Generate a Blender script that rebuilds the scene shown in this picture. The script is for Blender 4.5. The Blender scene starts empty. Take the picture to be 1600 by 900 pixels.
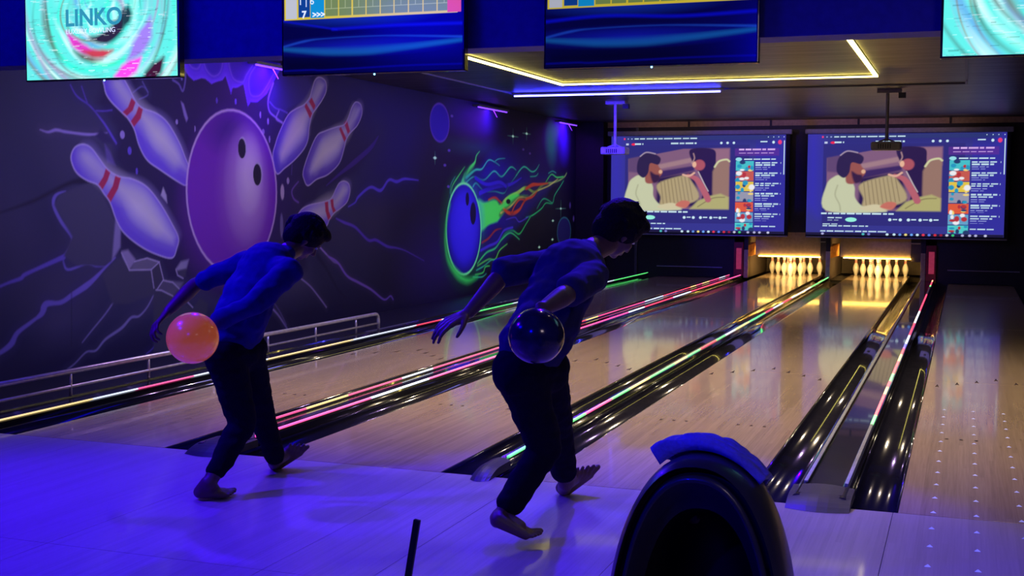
import bpy, bmesh, math, random
import numpy as np
from mathutils import Vector, Matrix, noise

random.seed(7)
SC = bpy.context.scene
COL = SC.collection
V = Vector
PI = math.pi

# ------------------------------------------------------------------ camera, world, exposure
F, YAW, PIT, ROL, CAMH, CAMY = 1939.8, math.radians(20.041), math.radians(4.191), math.radians(0.354), 1.469, -6.016
CPOS = V((0.0, CAMY, CAMH))
FWD = V((-math.sin(YAW) * math.cos(PIT), math.cos(YAW) * math.cos(PIT), -math.sin(PIT)))
_r = V((math.cos(YAW), math.sin(YAW), 0)); _u = _r.cross(FWD)
RGT = _r * math.cos(ROL) + _u * math.sin(ROL)
UPV = -_r * math.sin(ROL) + _u * math.cos(ROL)
cd = bpy.data.cameras.new('camera'); cam = bpy.data.objects.new('camera', cd); COL.objects.link(cam)
cam.matrix_world = Matrix(((RGT.x, UPV.x, -FWD.x, CPOS.x), (RGT.y, UPV.y, -FWD.y, CPOS.y), (RGT.z, UPV.z, -FWD.z, CPOS.z), (0, 0, 0, 1)))
cd.sensor_width = 36; cd.lens = F * 36 / 1600; cd.clip_start = .05; cd.clip_end = 100
SC.camera = cam
SC.view_settings.view_transform = 'Standard'; SC.view_settings.look = 'None'
SC.view_settings.exposure = 0.0; SC.view_settings.gamma = 1; SC.view_settings.use_curve_mapping = False
w = bpy.data.worlds.new('world'); SC.world = w; w.use_nodes = True
w.node_tree.nodes['Background'].inputs[0].default_value = (.02, .01, .05, 1)
w.node_tree.nodes['Background'].inputs[1].default_value = .3

def area(name, loc, aim, col, power, sx, sy=None, spread=180):
    l = bpy.data.lights.new(name, 'AREA'); l.color = col; l.energy = power; l.shape = 'RECTANGLE'; l.size = sx; l.size_y = sy or sx
    l.spread = math.radians(spread)
    o = bpy.data.objects.new(name, l); COL.objects.link(o); o.location = loc
    o.rotation_euler = (V(aim) - V(loc)).to_track_quat('-Z', 'Y').to_euler(); return o
def spot(name, loc, aim, col, power, deg, rad=.03, blend=.5):
    l = bpy.data.lights.new(name, 'SPOT'); l.color = col; l.energy = power; l.spot_size = math.radians(deg); l.spot_blend = blend; l.shadow_soft_size = rad
    o = bpy.data.objects.new(name, l); COL.objects.link(o); o.location = loc
    o.rotation_euler = (V(aim) - V(loc)).to_track_quat('-Z', 'Y').to_euler(); return o

# blue stage spots, and fill lamps added over the approach, lanes, mural and back
for x_ in (-1.6, -.5, .6): spot('approach_fill', (x_, .25, 3.3), (x_ - .1, -.3, 0), (1.0, .78, .62), 22, 76, .05, .9)  # added spots that light the approach floor and leave the bowlers dark
area('lavender_back_light', (1.9, -4.9, 3.3), (.6, -.6, 0), (.9, .68, .8), 11, 1.0, 1.0, 80)
for x_ in (-4.7, -3.1, -1.5, .3):
    for y_, p_ in ((2.3, 185), (4.9, 175)): spot('warm_lane_fill', (x_, y_, 2.84), (x_ + (.5 if x_ < -4 else 0), y_ + .2, 0), (1.0, .78, .52), p_ * (1.1 if x_ < -4 else 1), 84 if x_ < -4 else 104, .05, 1)  # added lamps carrying the yellow ceiling line's warm light onto the lanes
for x_ in (-4.7, -2.8, -.9): spot('lavender_lane_fill', (x_, 1.55, 2.84), (x_, .9, 0), (.70, .42, 1.0), 62, 100, .05, 1)  # added fill for the dim lane starts beyond the foul line
area('back_strip_fill', (-3.0, 16.2, 2.86), (-3.0, 17.1, 2.86), (1, .6, .45), 2.2, 6.0, .04, 120)  # added lamp to brighten the tan strip above the screens
area('lavender_far_light', (-2.6, 12.6, 2.86), (-2.6, 12.6, 0), (.34, .26, 1.0), 18, 4.5, 2.0, 150)
spot('blue_left_spot', (-5.2, -2.0, 3.2), (-4.0, -2.1, 0), (.035, .0, 1), 1250, 108, .05, 1)
spot('blue_left_spot_forward', (-4.4, .82, 2.8), (-3.4, -1.8, 0), (.035, .0, 1), 420, 78, .04, .7)
spot('blue_centre_spot', (-2.0, .84, 2.8), (-1.5, -.5, 0), (.035, .0, 1), 620, 64, .03, .4)
spot('blue_right_spot', (1.9, -1.2, 3.2), (1.1, -.8, 0), (.035, .0, 1), 110, 84, .05, .9)
area('blue_soffit_wash', (-5.0, -.4, 3.3), (-5.0, 1.05, 2.6), (.0, .0, 1), 15, 4.0, .2)
spot('blue_back_spot', (-1.9, -6.6, 3.2), (-1.0, -2.4, .7), (.0, .0, 1), 300, 62, .06, .7)
area('blue_people_light', (-5.0, -3.4, 3.2), (-2.6, -.6, .9), (.0, .0, 1), 34, 1.0, .6)
area('mural_wash', (-4.4, 3.0, 2.86), (-7.05, 4.6, 1.2), (.27, .25, 1.0), 92, 2.0, 1.0, 150)  # added wash lamp, besides the blacklight bars on the wall
area('mural_wash_far', (-5.6, 9.6, 2.84), (-7.05, 9.6, 1.2), (.30, .22, 1.0), 24, 4.5, .5, 150)
for x_ in (-3.05, -1.5): area('pin_deck_light', (x_, 17.22, .60), (x_, 18.6, .12), (1, .62, .19), 32, 1.0, .08, 150)

# ------------------------------------------------------------------ helpers
def wp(px, py, depth):                      # a surveyed point: sight direction plus its measured distance into the hall
    d = FWD * F + RGT * (px - 800) - UPV * (py - 450)
    return CPOS + d * (depth / F)
def on_plane(px, py, axis, val):
    d = FWD * F + RGT * (px - 800) - UPV * (py - 450)
    return CPOS + d * ((val - CPOS[axis]) / d[axis])

def srgb(c):
    return tuple(((v / 255) / 12.92 if v / 255 <= .04045 else ((v / 255 + .055) / 1.055) ** 2.4) for v in c)

MATS = {}
def mat(name, col, rough=.5, metal=0.0, emit=None, es=0.0, coat=0.0, var=.12, vscale=18, bump=0.0, spec=.5, sheen=0):
    if name in MATS: return MATS[name]
    m = bpy.data.materials.new(name); m.use_nodes = True; nt = m.node_tree; b = nt.nodes['Principled BSDF']
    b.inputs['Roughness'].default_value = rough; b.inputs['Metallic'].default_value = metal
    b.inputs['Coat Weight'].default_value = coat; b.inputs['Specular IOR Level'].default_value = spec
    b.inputs['Sheen Weight'].default_value = sheen
    tc = nt.nodes.new('ShaderNodeTexCoord'); n = nt.nodes.new('ShaderNodeTexNoise'); n.inputs['Scale'].default_value = vscale; n.inputs['Detail'].default_value = 3
    nt.links.new(tc.outputs['Object'], n.inputs['Vector'])
    r = nt.nodes.new('ShaderNodeValToRGB')
    r.color_ramp.elements[0].color = (*[c * (1 - var) for c in col], 1); r.color_ramp.elements[1].color = (*[min(1, c * (1 + var)) for c in col], 1)
    r.color_ramp.elements[0].position = .3; r.color_ramp.elements[1].position = .7
    nt.links.new(n.outputs['Fac'], r.inputs['Fac']); nt.links.new(r.outputs['Color'], b.inputs['Base Color'])
    if bump:
        bp = nt.nodes.new('ShaderNodeBump'); bp.inputs['Strength'].default_value = bump; bp.inputs['Distance'].default_value = .01
        nt.links.new(n.outputs['Fac'], bp.inputs['Height']); nt.links.new(bp.outputs['Normal'], b.inputs['Normal'])
    if emit: b.inputs['Emission Color'].default_value = (*emit, 1); b.inputs['Emission Strength'].default_value = es
    MATS[name] = m; return m

def wood_mat(name, a, b_, rough, board=.027, coat=.35, streak=1.0):
    m = bpy.data.materials.new(name); m.use_nodes = True; nt = m.node_tree; N = nt.nodes.new; L = nt.links.new
    bs = nt.nodes['Principled BSDF']; geo = N('ShaderNodeNewGeometry'); sx = N('ShaderNodeSeparateXYZ'); L(geo.outputs['Position'], sx.inputs[0])
    dv = N('ShaderNodeMath'); dv.operation = 'DIVIDE'; dv.inputs[1].default_value = board; L(sx.outputs['X'], dv.inputs[0])
    fl = N('ShaderNodeMath'); fl.operation = 'FLOOR'; L(dv.outputs[0], fl.inputs[0])
    ydv = N('ShaderNodeMath'); ydv.operation = 'MULTIPLY_ADD'; ydv.inputs[1].default_value = .55; L(sx.outputs['Y'], ydv.inputs[0])
    off = N('ShaderNodeMath'); off.operation = 'MULTIPLY'; off.inputs[1].default_value = .37; L(fl.outputs[0], off.inputs[0]); L(off.outputs[0], ydv.inputs[2])
    yf = N('ShaderNodeMath'); yf.operation = 'FLOOR'; L(ydv.outputs[0], yf.inputs[0])
    cb = N('ShaderNodeCombineXYZ'); L(fl.outputs[0], cb.inputs[0]); L(yf.outputs[0], cb.inputs[1])
    wn = N('ShaderNodeTexWhiteNoise'); wn.noise_dimensions = '2D'; L(cb.outputs[0], wn.inputs['Vector'])
    mp = N('ShaderNodeMapping'); mp.inputs['Scale'].default_value = (60, 1.6, 1); L(geo.outputs['Position'], mp.inputs[0])
    ns = N('ShaderNodeTexNoise'); ns.inputs['Scale'].default_value = 1.5; ns.inputs['Detail'].default_value = 4; L(mp.outputs[0], ns.inputs['Vector'])
    mx = N('ShaderNodeMath'); mx.operation = 'MULTIPLY_ADD'; mx.inputs[1].default_value = .35; L(wn.outputs['Value'], mx.inputs[0]); L(ns.outputs['Fac'], mx.inputs[2])
    cr = N('ShaderNodeValToRGB'); cr.color_ramp.elements[0].position = .35; cr.color_ramp.elements[1].position = .95
    cr.color_ramp.elements[0].color = (*a, 1); cr.color_ramp.elements[1].color = (*b_, 1); L(mx.outputs[0], cr.inputs[0]); L(cr.outputs[0], bs.inputs['Base Color'])
    bs.inputs['Roughness'].default_value = rough; bs.inputs['Coat Weight'].default_value = coat; bs.inputs['Coat Roughness'].default_value = .06
    MATS[name] = m; return m

def paint_mat(name, attr, rough=.6, lit=0.0, fluor=0.0):
    m = bpy.data.materials.new(name); m.use_nodes = True; nt = m.node_tree; b = nt.nodes['Principled BSDF']
    a = nt.nodes.new('ShaderNodeVertexColor'); a.layer_name = attr
    b.inputs['Roughness'].default_value = rough
    if lit:
        b.inputs['Base Color'].default_value = (.01, .01, .01, 1)
        nt.links.new(a.outputs['Color'], b.inputs['Emission Color']); b.inputs['Emission Strength'].default_value = lit
    else:
        nt.links.new(a.outputs['Color'], b.inputs['Base Color'])
        if fluor:
            mu = nt.nodes.new('ShaderNodeMath'); mu.operation = 'MULTIPLY'; mu.inputs[1].default_value = fluor
            nt.links.new(a.outputs['Alpha'], mu.inputs[0]); nt.links.new(mu.outputs[0], b.inputs['Emission Strength']); nt.links.new(a.outputs['Color'], b.inputs['Emission Color'])
    return m

def link(name, me, m=None, parent=None, loc=None, smooth=False):
    o = bpy.data.objects.new(name, me); COL.objects.link(o)
    if m is not None:
        for x in (m if isinstance(m, (list, tuple)) else [m]): me.materials.append(x)
    if parent is not None:
        o.parent = parent; o.matrix_parent_inverse = parent.matrix_basis.inverted() if False else Matrix.Identity(4)
        if loc is None: o.location = -V(parent.location) if parent.rotation_euler.z == 0 else (0, 0, 0)
    if loc is not None: o.location = loc
    if smooth: me.shade_smooth()
    return o
def bmo(name, bm, m=None, parent=None, loc=None, smooth=False):
    bmesh.ops.recalc_face_normals(bm, faces=bm.faces)
    me = bpy.data.meshes.new(name); bm.to_mesh(me); bm.free(); return link(name, me, m, parent, loc, smooth)
def tag(o, label=None, cat=None, group=None, kind=None):
    if label: o['label'] = label
    if cat: o['category'] = cat
    if group: o['group'] = group
    if kind: o['kind'] = kind
    return o
def thing(name, loc, label, cat, group=None):
    o = bpy.data.objects.new(name, None); o.empty_display_size = .1; COL.objects.link(o); o.location = loc; return tag(o, label, cat, group)
def box(bm, a, b, bev=0.0, mi=0):
    a = V(a); b = V(b); c = (a + b) / 2; s = b - a
    r = bmesh.ops.create_cube(bm, size=1, matrix=Matrix.Translation(c) @ Matrix.Diagonal((abs(s.x), abs(s.y), abs(s.z), 1)))
    fs = set(f for v in r['verts'] for f in v.link_faces)
    for f in fs: f.material_index = mi
    if bev:
        es = set(e for v in r['verts'] for e in v.link_edges)
        rr = bmesh.ops.bevel(bm, geom=list(es), offset=bev, segments=2, profile=.6, affect='EDGES')
        for f in rr['faces']: f.material_index = mi
def boxo(name, a, b, m, parent=None, bev=.004):
    bm = bmesh.new(); box(bm, a, b, bev); return bmo(name, bm, m, parent)
def tube(bm, pts, r, n=12, caps=True):
    pts = [V(p) for p in pts]; rings = []
    rs = r if isinstance(r, (list, tuple)) else [r] * len(pts)
    prev = None
    for i, p in enumerate(pts):
        t = (pts[min(i + 1, len(pts) - 1)] - pts[max(i - 1, 0)]).normalized()
        if prev is None: prev = t.orthogonal().normalized()
        s = (prev - t * prev.dot(t)).normalized(); q = t.cross(s); prev = s
        rings.append([bm.verts.new(p + (s * math.cos(2 * PI * k / n) + q * math.sin(2 * PI * k / n)) * rs[i]) for k in range(n)])
    for a, b in zip(rings, rings[1:]):
        for k in range(n): bm.faces.new((a[k], a[(k + 1) % n], b[(k + 1) % n], b[k]))
    if caps: bm.faces.new(rings[0][::-1]); bm.faces.new(rings[-1])
def lathe(bm, prof, n=24, c=(0, 0, 0)):
    rings = []
    for r, z in prof:
        rings.append([bm.verts.new((c[0] + r * math.cos(2 * PI * k / n), c[1] + r * math.sin(2 * PI * k / n), c[2] + z)) for k in range(n)])
    for a, b in zip(rings, rings[1:]):
        for k in range(n): bm.faces.new((a[k], a[(k + 1) % n], b[(k + 1) % n], b[k]))
    bm.faces.new(rings[0][::-1]); bm.faces.new(rings[-1])
def prism(bm, prof, y0, y1):               # profile of (x, z) run along the lanes
    a = [bm.verts.new((x, y0, z)) for x, z in prof]; b = [bm.verts.new((x, y1, z)) for x, z in prof]; n = len(prof)
    for k in range(n): bm.faces.new((a[k], a[(k + 1) % n], b[(k + 1) % n], b[k]))
    bm.faces.new(a[::-1]); bm.faces.new(b)
def copy_tree(o, parent=None):
    c = o.copy(); COL.objects.link(c); c.parent = parent
    for ch in list(o.children): copy_tree(ch, c)
    return c

# ------------------------------------------------------------------ painter: colours on a fine grid (murals and screen pictures)
def smooth_pts(pts, closed=False, k=6):
    P = np.array(pts, float); n = len(P); out = []
    rng = range(n) if closed else range(n - 1)
    for i in rng:
        if closed: p0, p1, p2, p3 = P[i - 1], P[i], P[(i + 1) % n], P[(i + 2) % n]
        else: p0, p1, p2, p3 = P[max(i - 1, 0)], P[i], P[i + 1], P[min(i + 2, n - 1)]
        for j in range(k):
            t = j / k
            out.append(.5 * (2 * p1 + (p2 - p0) * t + (2 * p0 - 5 * p1 + 4 * p2 - p3) * t * t + (3 * p1 - p0 - 3 * p2 + p3) * t ** 3))
    if not closed: out.append(P[-1])
    return np.array(out)
class Canvas:
    def __init__(s, us, vs, base):
        s.us, s.vs = np.array(us), np.array(vs)
        s.U, s.W = np.meshgrid(s.us, s.vs); s.C = np.zeros(s.U.shape + (4,)); s.C[..., :3] = srgb(base)
    def _box(s, P, m):
        u0, w0 = P.min(0) - m; u1, w1 = P.max(0) + m
        a, b = np.searchsorted(s.us, [u0, u1]); c, d = np.searchsorted(s.vs, [w0, w1]); return slice(c, d), slice(a, b)
    def _blend(s, sl, al, col, fl):
        c = np.array([*srgb(col), fl]); al = np.clip(al, 0, 1)[..., None]; s.C[sl] = s.C[sl] * (1 - al) + c * al
    def _dist(s, sl, P, closed):
        U, W = s.U[sl], s.W[sl]; D = np.full(U.shape, 1e9); T = np.zeros(U.shape); n = len(P); ins = np.zeros(U.shape, bool)
        m = n if closed else n - 1
        for i in range(m):
            a, b = P[i], P[(i + 1) % n]; d = b - a; L = d @ d + 1e-12
            t = np.clip(((U - a[0]) * d[0] + (W - a[1]) * d[1]) / L, 0, 1); q = np.hypot(U - a[0] - t * d[0], W - a[1] - t * d[1])
            k = q < D; D[k] = q[k]; T[k] = (i + t[k]) / m
            if closed:
                c = ((a[1] > W) != (b[1] > W)); x = (b[0] - a[0]) * (W - a[1]) / (b[1] - a[1] + 1e-12) + a[0]; ins ^= c & (U < x)
        return D, T, ins
    def poly(s, pts, col, soft=.01, a=1, fl=0, smooth=False, grow=0):
        P = smooth_pts(pts, True) if smooth else np.array(pts, float); sl = s._box(P, soft + abs(grow))
        if s.U[sl].size == 0: return
        D, T, ins = s._dist(sl, P, True); sd = np.where(ins, D, -D) + grow; s._blend(sl, a * (sd / soft + .5), col, fl)
    def inner(s, pts, col, width, a=1, fl=0, smooth=True):      # glow from an outline inwards
        P = smooth_pts(pts, True) if smooth else np.array(pts, float); sl = s._box(P, .01)
        if s.U[sl].size == 0: return
        D, T, ins = s._dist(sl, P, True); s._blend(sl, np.where(ins, a * np.clip(1 - D / width, 0, 1) ** 1.3, 0), col, fl)
    def stroke(s, pts, wd, col, soft=.01, a=1, fl=0, smooth=True, closed=False):
        P = smooth_pts(pts, closed) if smooth else np.array(pts, float)
        ws = wd if isinstance(wd, (list, tuple)) else [wd, wd]; sl = s._box(P, max(ws) + soft)
        if s.U[sl].size == 0: return
        D, T, _ = s._dist(sl, P, closed); wv = np.interp(T, np.linspace(0, 1, len(ws)), ws) / 2; s._blend(sl, a * ((wv - D) / soft + .5), col, fl)
    def ell(s, c, ru, rw, col, soft=.15, a=1, fl=0, rot=0):     # soft is a share of the radius
        sl = s._box(np.array([c]), max(ru, rw) * (1 + soft)); U = s.U[sl] - c[0]; W = s.W[sl] - c[1]
        if U.size == 0: return
        cs, sn = math.cos(rot), math.sin(rot); q = np.hypot((U * cs + W * sn) / ru, (-U * sn + W * cs) / rw); s._blend(sl, a * ((1 - q) / soft + .5), col, fl)
    def rect(s, u0, w0, u1, w1, col, a=1, fl=0):
        sl = (slice(*np.searchsorted(s.vs, [w0, w1])), slice(*np.searchsorted(s.us, [u0, u1]))); s.C[sl] = s.C[sl] * (1 - a) + np.array([*srgb(col), fl]) * a
    def mesh(s, name, fn, m, parent=None):
        nv, nu = s.U.shape; co = fn(s.U.ravel(), s.W.ravel()); me = bpy.data.meshes.new(name)
        i = np.arange(nv * nu).reshape(nv, nu); q = np.stack([i[:-1, :-1], i[:-1, 1:], i[1:, 1:], i[1:, :-1]], -1).reshape(-1, 4)
        me.vertices.add(nv * nu); me.vertices.foreach_set('co', co.astype('f').ravel())
        me.loops.add(q.size); me.loops.foreach_set('vertex_index', q.ravel().astype('i')); me.polygons.add(len(q))
        me.polygons.foreach_set('loop_start', np.arange(0, q.size, 4).astype('i')); me.polygons.foreach_set('loop_total', np.full(len(q), 4, 'i'))
        me.update(calc_edges=True); at = me.color_attributes.new('paint', 'FLOAT_COLOR', 'POINT'); at.data.foreach_set('color', s.C.reshape(-1).astype('f'))
        return link(name, me, m, parent, None if parent is not None else (0, 0, 0))
def xyz(x, y, z):
    o = np.ones_like(np.asarray(x + y * 0 + z * 0, float)); return np.stack([x * o, y * o, z * o], -1)

# ------------------------------------------------------------------ setting
XW, XR, YB, ZC = -7.05, 2.6, 17.1, 2.9
LANES = [(-5.424, -4.351), (-3.641, -2.600), (-2.060, -.984), (-.257, .797)]
approach_wood = wood_mat('approach_wood', (.37, .30, .265), (.47, .39, .35), .36, coat=.15)
lane_wood = wood_mat('lane_wood', (.40, .29, .20), (.55, .41, .29), .2, coat=.6)
deck_wood = wood_mat('deck_wood', (.45, .32, .18), (.55, .40, .24), .25)
black_gloss = mat('black_gloss', (.012, .012, .02), .12, coat=.8, var=.2, vscale=4)
black_panel = mat('black_panel', (.012, .011, .02), .35, var=.2)
dark_seam = mat('dark_seam', (.01, .01, .015), .6)
ZF = -.16
bm = bmesh.new(); box(bm, (XW - .1, -9.6, ZF - .1), (XR + .1, 20.2, ZF)); tag(bmo('floor', bm, dark_seam), kind='structure')
# approach: wooden panels meeting in fine dark joints
XS = [XW, -4.875, -3.6, -2.56, -2.115, -1.3, -.28, XR]
def approach():
    bm = bmesh.new()
    ys = [-9.5, -4.6, -1.85, 0.0]
    for a, b in zip(XS, XS[1:]):
        for c, d in zip(ys, ys[1:]): box(bm, (a + .0012, c + .0012, ZF), (b - .0012, d - .0012, 0), .0006)
    return bm
tag(bmo('floor_approach', approach(), approach_wood), kind='structure')

def lane(i, x0, x1):
    lab = ['wooden bowling lane beside the steel railing and mural', 'wooden bowling lane right of the mural-side lane, ending at the left lit pins',
           'wooden bowling lane ending at the right lit pin set', 'wooden bowling lane at the far right, its end dark'][i]
    t = thing('bowling_lane', ((x0 + x1) / 2, 0, 0), lab, 'bowling lane')
    bm = bmesh.new()
    ye = 18.9 if i in (1, 2) else 16.83; ys = [.006, 4.55, 9.1, 13.7, 18.0, 18.9] if i in (1, 2) else [.006, 4.55, 9.1, 13.7, ye]
    for a, b in zip(ys, ys[1:]): box(bm, (x0, a, -.05), (x1, b - .003, 0), .001)
    bmo('lane_surface', bm, lane_wood, t)
    xc = (x0 + x1) / 2; dk = mat('arrow_inlay', (.05, .03, .03), .4)
    for k in range(-3, 4):
        bm = bmesh.new(); x = xc + k * .148; y = 4.8 - abs(k) * .17
        vs = [bm.verts.new(p) for p in ((x - .016, y - .07, .0012), (x, y - .04, .0012), (x + .016, y - .07, .0012), (x, y + .08, .0012))]
        bm.faces.new(vs); bmo('arrow_marker', bm, dk, t)
    for k in (-4, -3, -2, 2, 3, 4):
        bm = bmesh.new(); bmesh.ops.create_circle(bm, cap_ends=True, radius=.011, segments=12, matrix=Matrix.Translation((xc + k * .085, 2.0 + .0 * k, .0012)) @ Matrix.Diagonal((1, 1.6, 1, 1))); bmo('dot_marker', bm, dk, t)
    bm = bmesh.new(); box(bm, (x0, ye, -.12), (x1, ye + .25, 0)); bmo('pin_deck_base', bm, mat('deck_black', (.02, .02, .02), .5), t)
for i, (a, b) in enumerate(LANES): lane(i, a, b)

# pale triangle guides running down the right-hand approach and lane
tri = mat('pale_guide', (.62, .66, .95), .5, emit=(.25, .32, 1), es=.25)  # faint emission put in so the guides read as fluorescent
def tri_mesh(y):
    bm = bmesh.new(); bm.faces.new([bm.verts.new(p) for p in ((-.014, -.014, 0), (.014, -.014, 0), (0, .026, 0))]); return bm
tm = tri_mesh(0); trime = bpy.data.meshes.new('guide_triangle'); tm.to_mesh(trime); tm.free(); trime.materials.append(tri)
rows = {-.102: ('left', 15), .088: ('middle', 15), .283: ('right', 12)}
for x, (nm, n) in rows.items():
    for k in range(n):
        o = bpy.data.objects.new('guide_triangle', trime); COL.objects.link(o)
        o.location = (x, -1.15 + k * .305 if nm != 'right' else -.26 + k * .305, .0013)
        tag(o, {'left': 'small pale triangle in the left row of guides on the right-hand lane floor', 'middle': 'small pale triangle in the middle row of guides on the right-hand lane floor',
                'right': 'small pale triangle in the rightmost row of guides near the frame edge'}[nm], 'floor marking', nm + ' row of pale floor triangles')

# gutters
def gutter(x0, x1, lab):
    t = thing('gutter', ((x0 + x1) / 2, 0, 0), lab, 'gutter')
    n = 12; bm = bmesh.new(); xc = (x0 + x1) / 2; r = (x1 - x0) / 2 - .012
    prof = [(x0, -.004), (x0 + .012, -.004)] + [(xc - r * math.cos(PI * k / n), -.004 - .055 * math.sin(PI * k / n)) for k in range(1, n)] + [(x1 - .012, -.004), (x1, -.004), (x1, -.07), (x0, -.07)]
    prism(bm, prof, 0, 17.06); o = bmo('channel', bm, black_gloss, t); o.data.shade_smooth()
    return t
def cap_end(xa, xb, t, nh):
    n = 10; bm = bmesh.new(); prof = [(-.10, .0)] + [(-.10 + .33 * (k / n), .058 * math.sin(min(1, (k / n) * 1.9) * PI / 2) ** .8) for k in range(1, n + 1)] + [(.23, 0)]
    for (u, z) in [(0, 0)]: pass
    m = 6; rings = []
    for j in range(m + 1):
        s = j / m; x = xa + (xb - xa) * s; bow = -.035 * math.sin(PI * s); cr = .75 + .25 * math.sin(PI * s)
        rings.append([bm.verts.new((x, y + bow * (1 if y < .1 else 0), max(0.001, z * cr))) for y, z in prof])
    for a, b in zip(rings, rings[1:]):
        for k in range(len(prof) - 1): bm.faces.new((a[k], a[k + 1], b[k + 1], b[k]))
        bm.faces.new((a[-1], a[0], b[0], b[-1]))
    bm.faces.new(rings[0]); bm.faces.new(rings[-1][::-1])
    e = bmo('end_cap', bm, mat('grey_plastic', (.035, .033, .03), .45, bump=.1), t)
    e['label'] = 'dark grey moulded end cap'
    for k in range(nh):
        bm = bmesh.new(); x = xa + (xb - xa) * ((k + .5) / nh if nh == 1 else (.2 + .6 * k)); lathe(bm, [(.011, 0), (.011, .004)], 12, (x - t.location.x, .04, .0535 * (1.0 if nh == 1 else .90) - .001)); so_ = bmo('screw_hole', bm, dark_seam, e, loc=V((t.location.x, 0, 0)))
    return e
RED, GRN, WHT, YEL, MAG, BLU, OFF = (1, .04, .10), (.12, 1, .22), (.75, .85, 1), (1, .75, .25), (1, .06, .28), (.1, .1, 1), None
emis = {}
def strip_mat(c, s=2.2):
    k = (c, s)
    if k not in emis: emis[k] = mat('led_%d' % len(emis), (.5, .5, .5), .4, emit=c, es=s) if c else mat('led_off', (.42, .45, .5), .35, metal=.3)
    return emis[k]
def led_strip(x, z, segs, y0, t, y1=17.0, w=.017, lab=None, s=2.2):
    bm = bmesh.new(); ms = []; y = y0
    i = 0
    while y < y1 - 1e-6:
        c, L = segs[min(i, len(segs) - 1)] if i < len(segs) else segs[i % len(segs)]
        e = min(y1, y + L); m = strip_mat(c, s)
        if m not in ms: ms.append(m)
        box(bm, (x - w / 2, y, z), (x + w / 2, e, z + .009), 0, ms.index(m)); y = e; i += 1
    bmo('led_strip', bm, ms, t)
def divider(x0, x1, lab, h=.05, end=True, holes=2, y1=17.03):
    t = thing('lane_divider', ((x0 + x1) / 2, 0, 0), lab, 'lane divider')
    bm = bmesh.new(); prof = [(x0, -.07), (x0, h - .012), (x0 + .008, h - .002), (x0 + .016, h), (x1 - .016, h), (x1 - .008, h - .002), (x1, h - .012), (x1, -.07)]
    if x1 - x0 > .15: prof[4:4] = [(x0 + .034, h), (x0 + .044, h - .012), (x1 - .044, h - .012), (x1 - .034, h)]
    prism(bm, prof, 0, y1); bmo('cover', bm, black_gloss, t)
    if end: cap_end(x0 - .02, x1 + .02, t, holes)
    return t
gutter(-5.659, -5.424, 'glossy black gutter left of the lane beside the railing')
gutter(-4.351, -4.116, 'glossy black gutter right of the lane nearest the mural')
gutter(-3.876, -3.641, 'glossy black gutter left of the lane with the left lit pins')
gutter(-2.600, -2.365, 'glossy black gutter right of the lane with the left lit pins')
gutter(-2.300, -2.060, 'glossy black gutter left of the lane with the right lit pins')
gutter(-.984, -.749, 'glossy black gutter right of the lane with the right lit pins')
gutter(-.492, -.257, 'glossy black gutter left of the far right lane')
gutter(.797, 1.032, 'glossy black gutter right of the far right lane')
d = divider(-5.93, -5.659, 'long black ledge with an LED line along the railing foot', end=False)
led_strip(-5.62 - .03, .05, [(YEL, 1.0), (WHT, .5), (MAG, .7), (WHT, 1.1), (YEL, 1.6), (WHT, 1.5), (RED, .7), (WHT, 1.2), (GRN, 1.2), (WHT, 2.2), (RED, 1.5), (WHT, 1.4), (GRN, 3)], .0, d, s=1.1, w=.012)
d = divider(-4.116, -3.876, 'black lane divider with two LED lines behind the left bowler')
led_strip(-4.098, .05, [(YEL, .45), (MAG, .5), (YEL, .6), (MAG, .9), (WHT, .6), (MAG, 1.8), (WHT, .7), (RED, 1.9), (YEL, .5), (MAG, 2.3), (WHT, 1.1), (RED, 1.9)], .27, d, s=1.2, w=.008)
led_strip(-3.893, .05, [(MAG, 1.5), (WHT, 1.0), (MAG, 2.4), (WHT, 1.6), (MAG, 2.1), (WHT, .8), (RED, 1.7), (WHT, 1.2), (RED, 3)], .27, d, s=2.0)
d = divider(-2.365, -2.300, 'narrow black lane divider with one LED line behind the right bowler', holes=1)
led_strip(-2.308, .05, [(GRN, .85), (WHT, .3), (GRN, .3), (MAG, .65), (GRN, .5), (YEL, .6), (GRN, .9), (YEL, .5), (GRN, .6), (RED, .8), (GRN, .5), (WHT, .6), (YEL, .9), (GRN, 1.2), (RED, .7), (WHT, .9), (RED, .9), (WHT, 2.3), (GRN, 3)], .27, d, s=1.7)
d = divider(-.749, -.492, 'wide black lane divider with two LED lines right of the ball return hood')
led_strip(-.715, .05, [(OFF, 17)], .27, d, w=.018)
led_strip(-.517, .05, [(OFF, 1.75), (GRN, .35), (RED, .95), (YEL, .35), (RED, .35), (GRN, .42), (RED, .85), (YEL, .5), (RED, .5), (BLU, .4), (WHT, .8), (RED, 1.4), (WHT, 1.6), (RED, 3)], .27, d, w=.018, s=2.4)
tag(boxo('lane_divider', (1.032, 0, -.07), (1.2, 17.1, .05), black_gloss), 'black ledge along the right edge of the far right lane', 'lane divider')
# side floors
bm = bmesh.new(); box(bm, (XW, 0, -.15), (-5.93, 17.1, -.02)); box(bm, (1.2, 0, -.15), (XR, 17.1, -.02)); tag(bmo('floor_side', bm, mat('side_floor', (.02, .02, .03), .5)), kind='structure')

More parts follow.
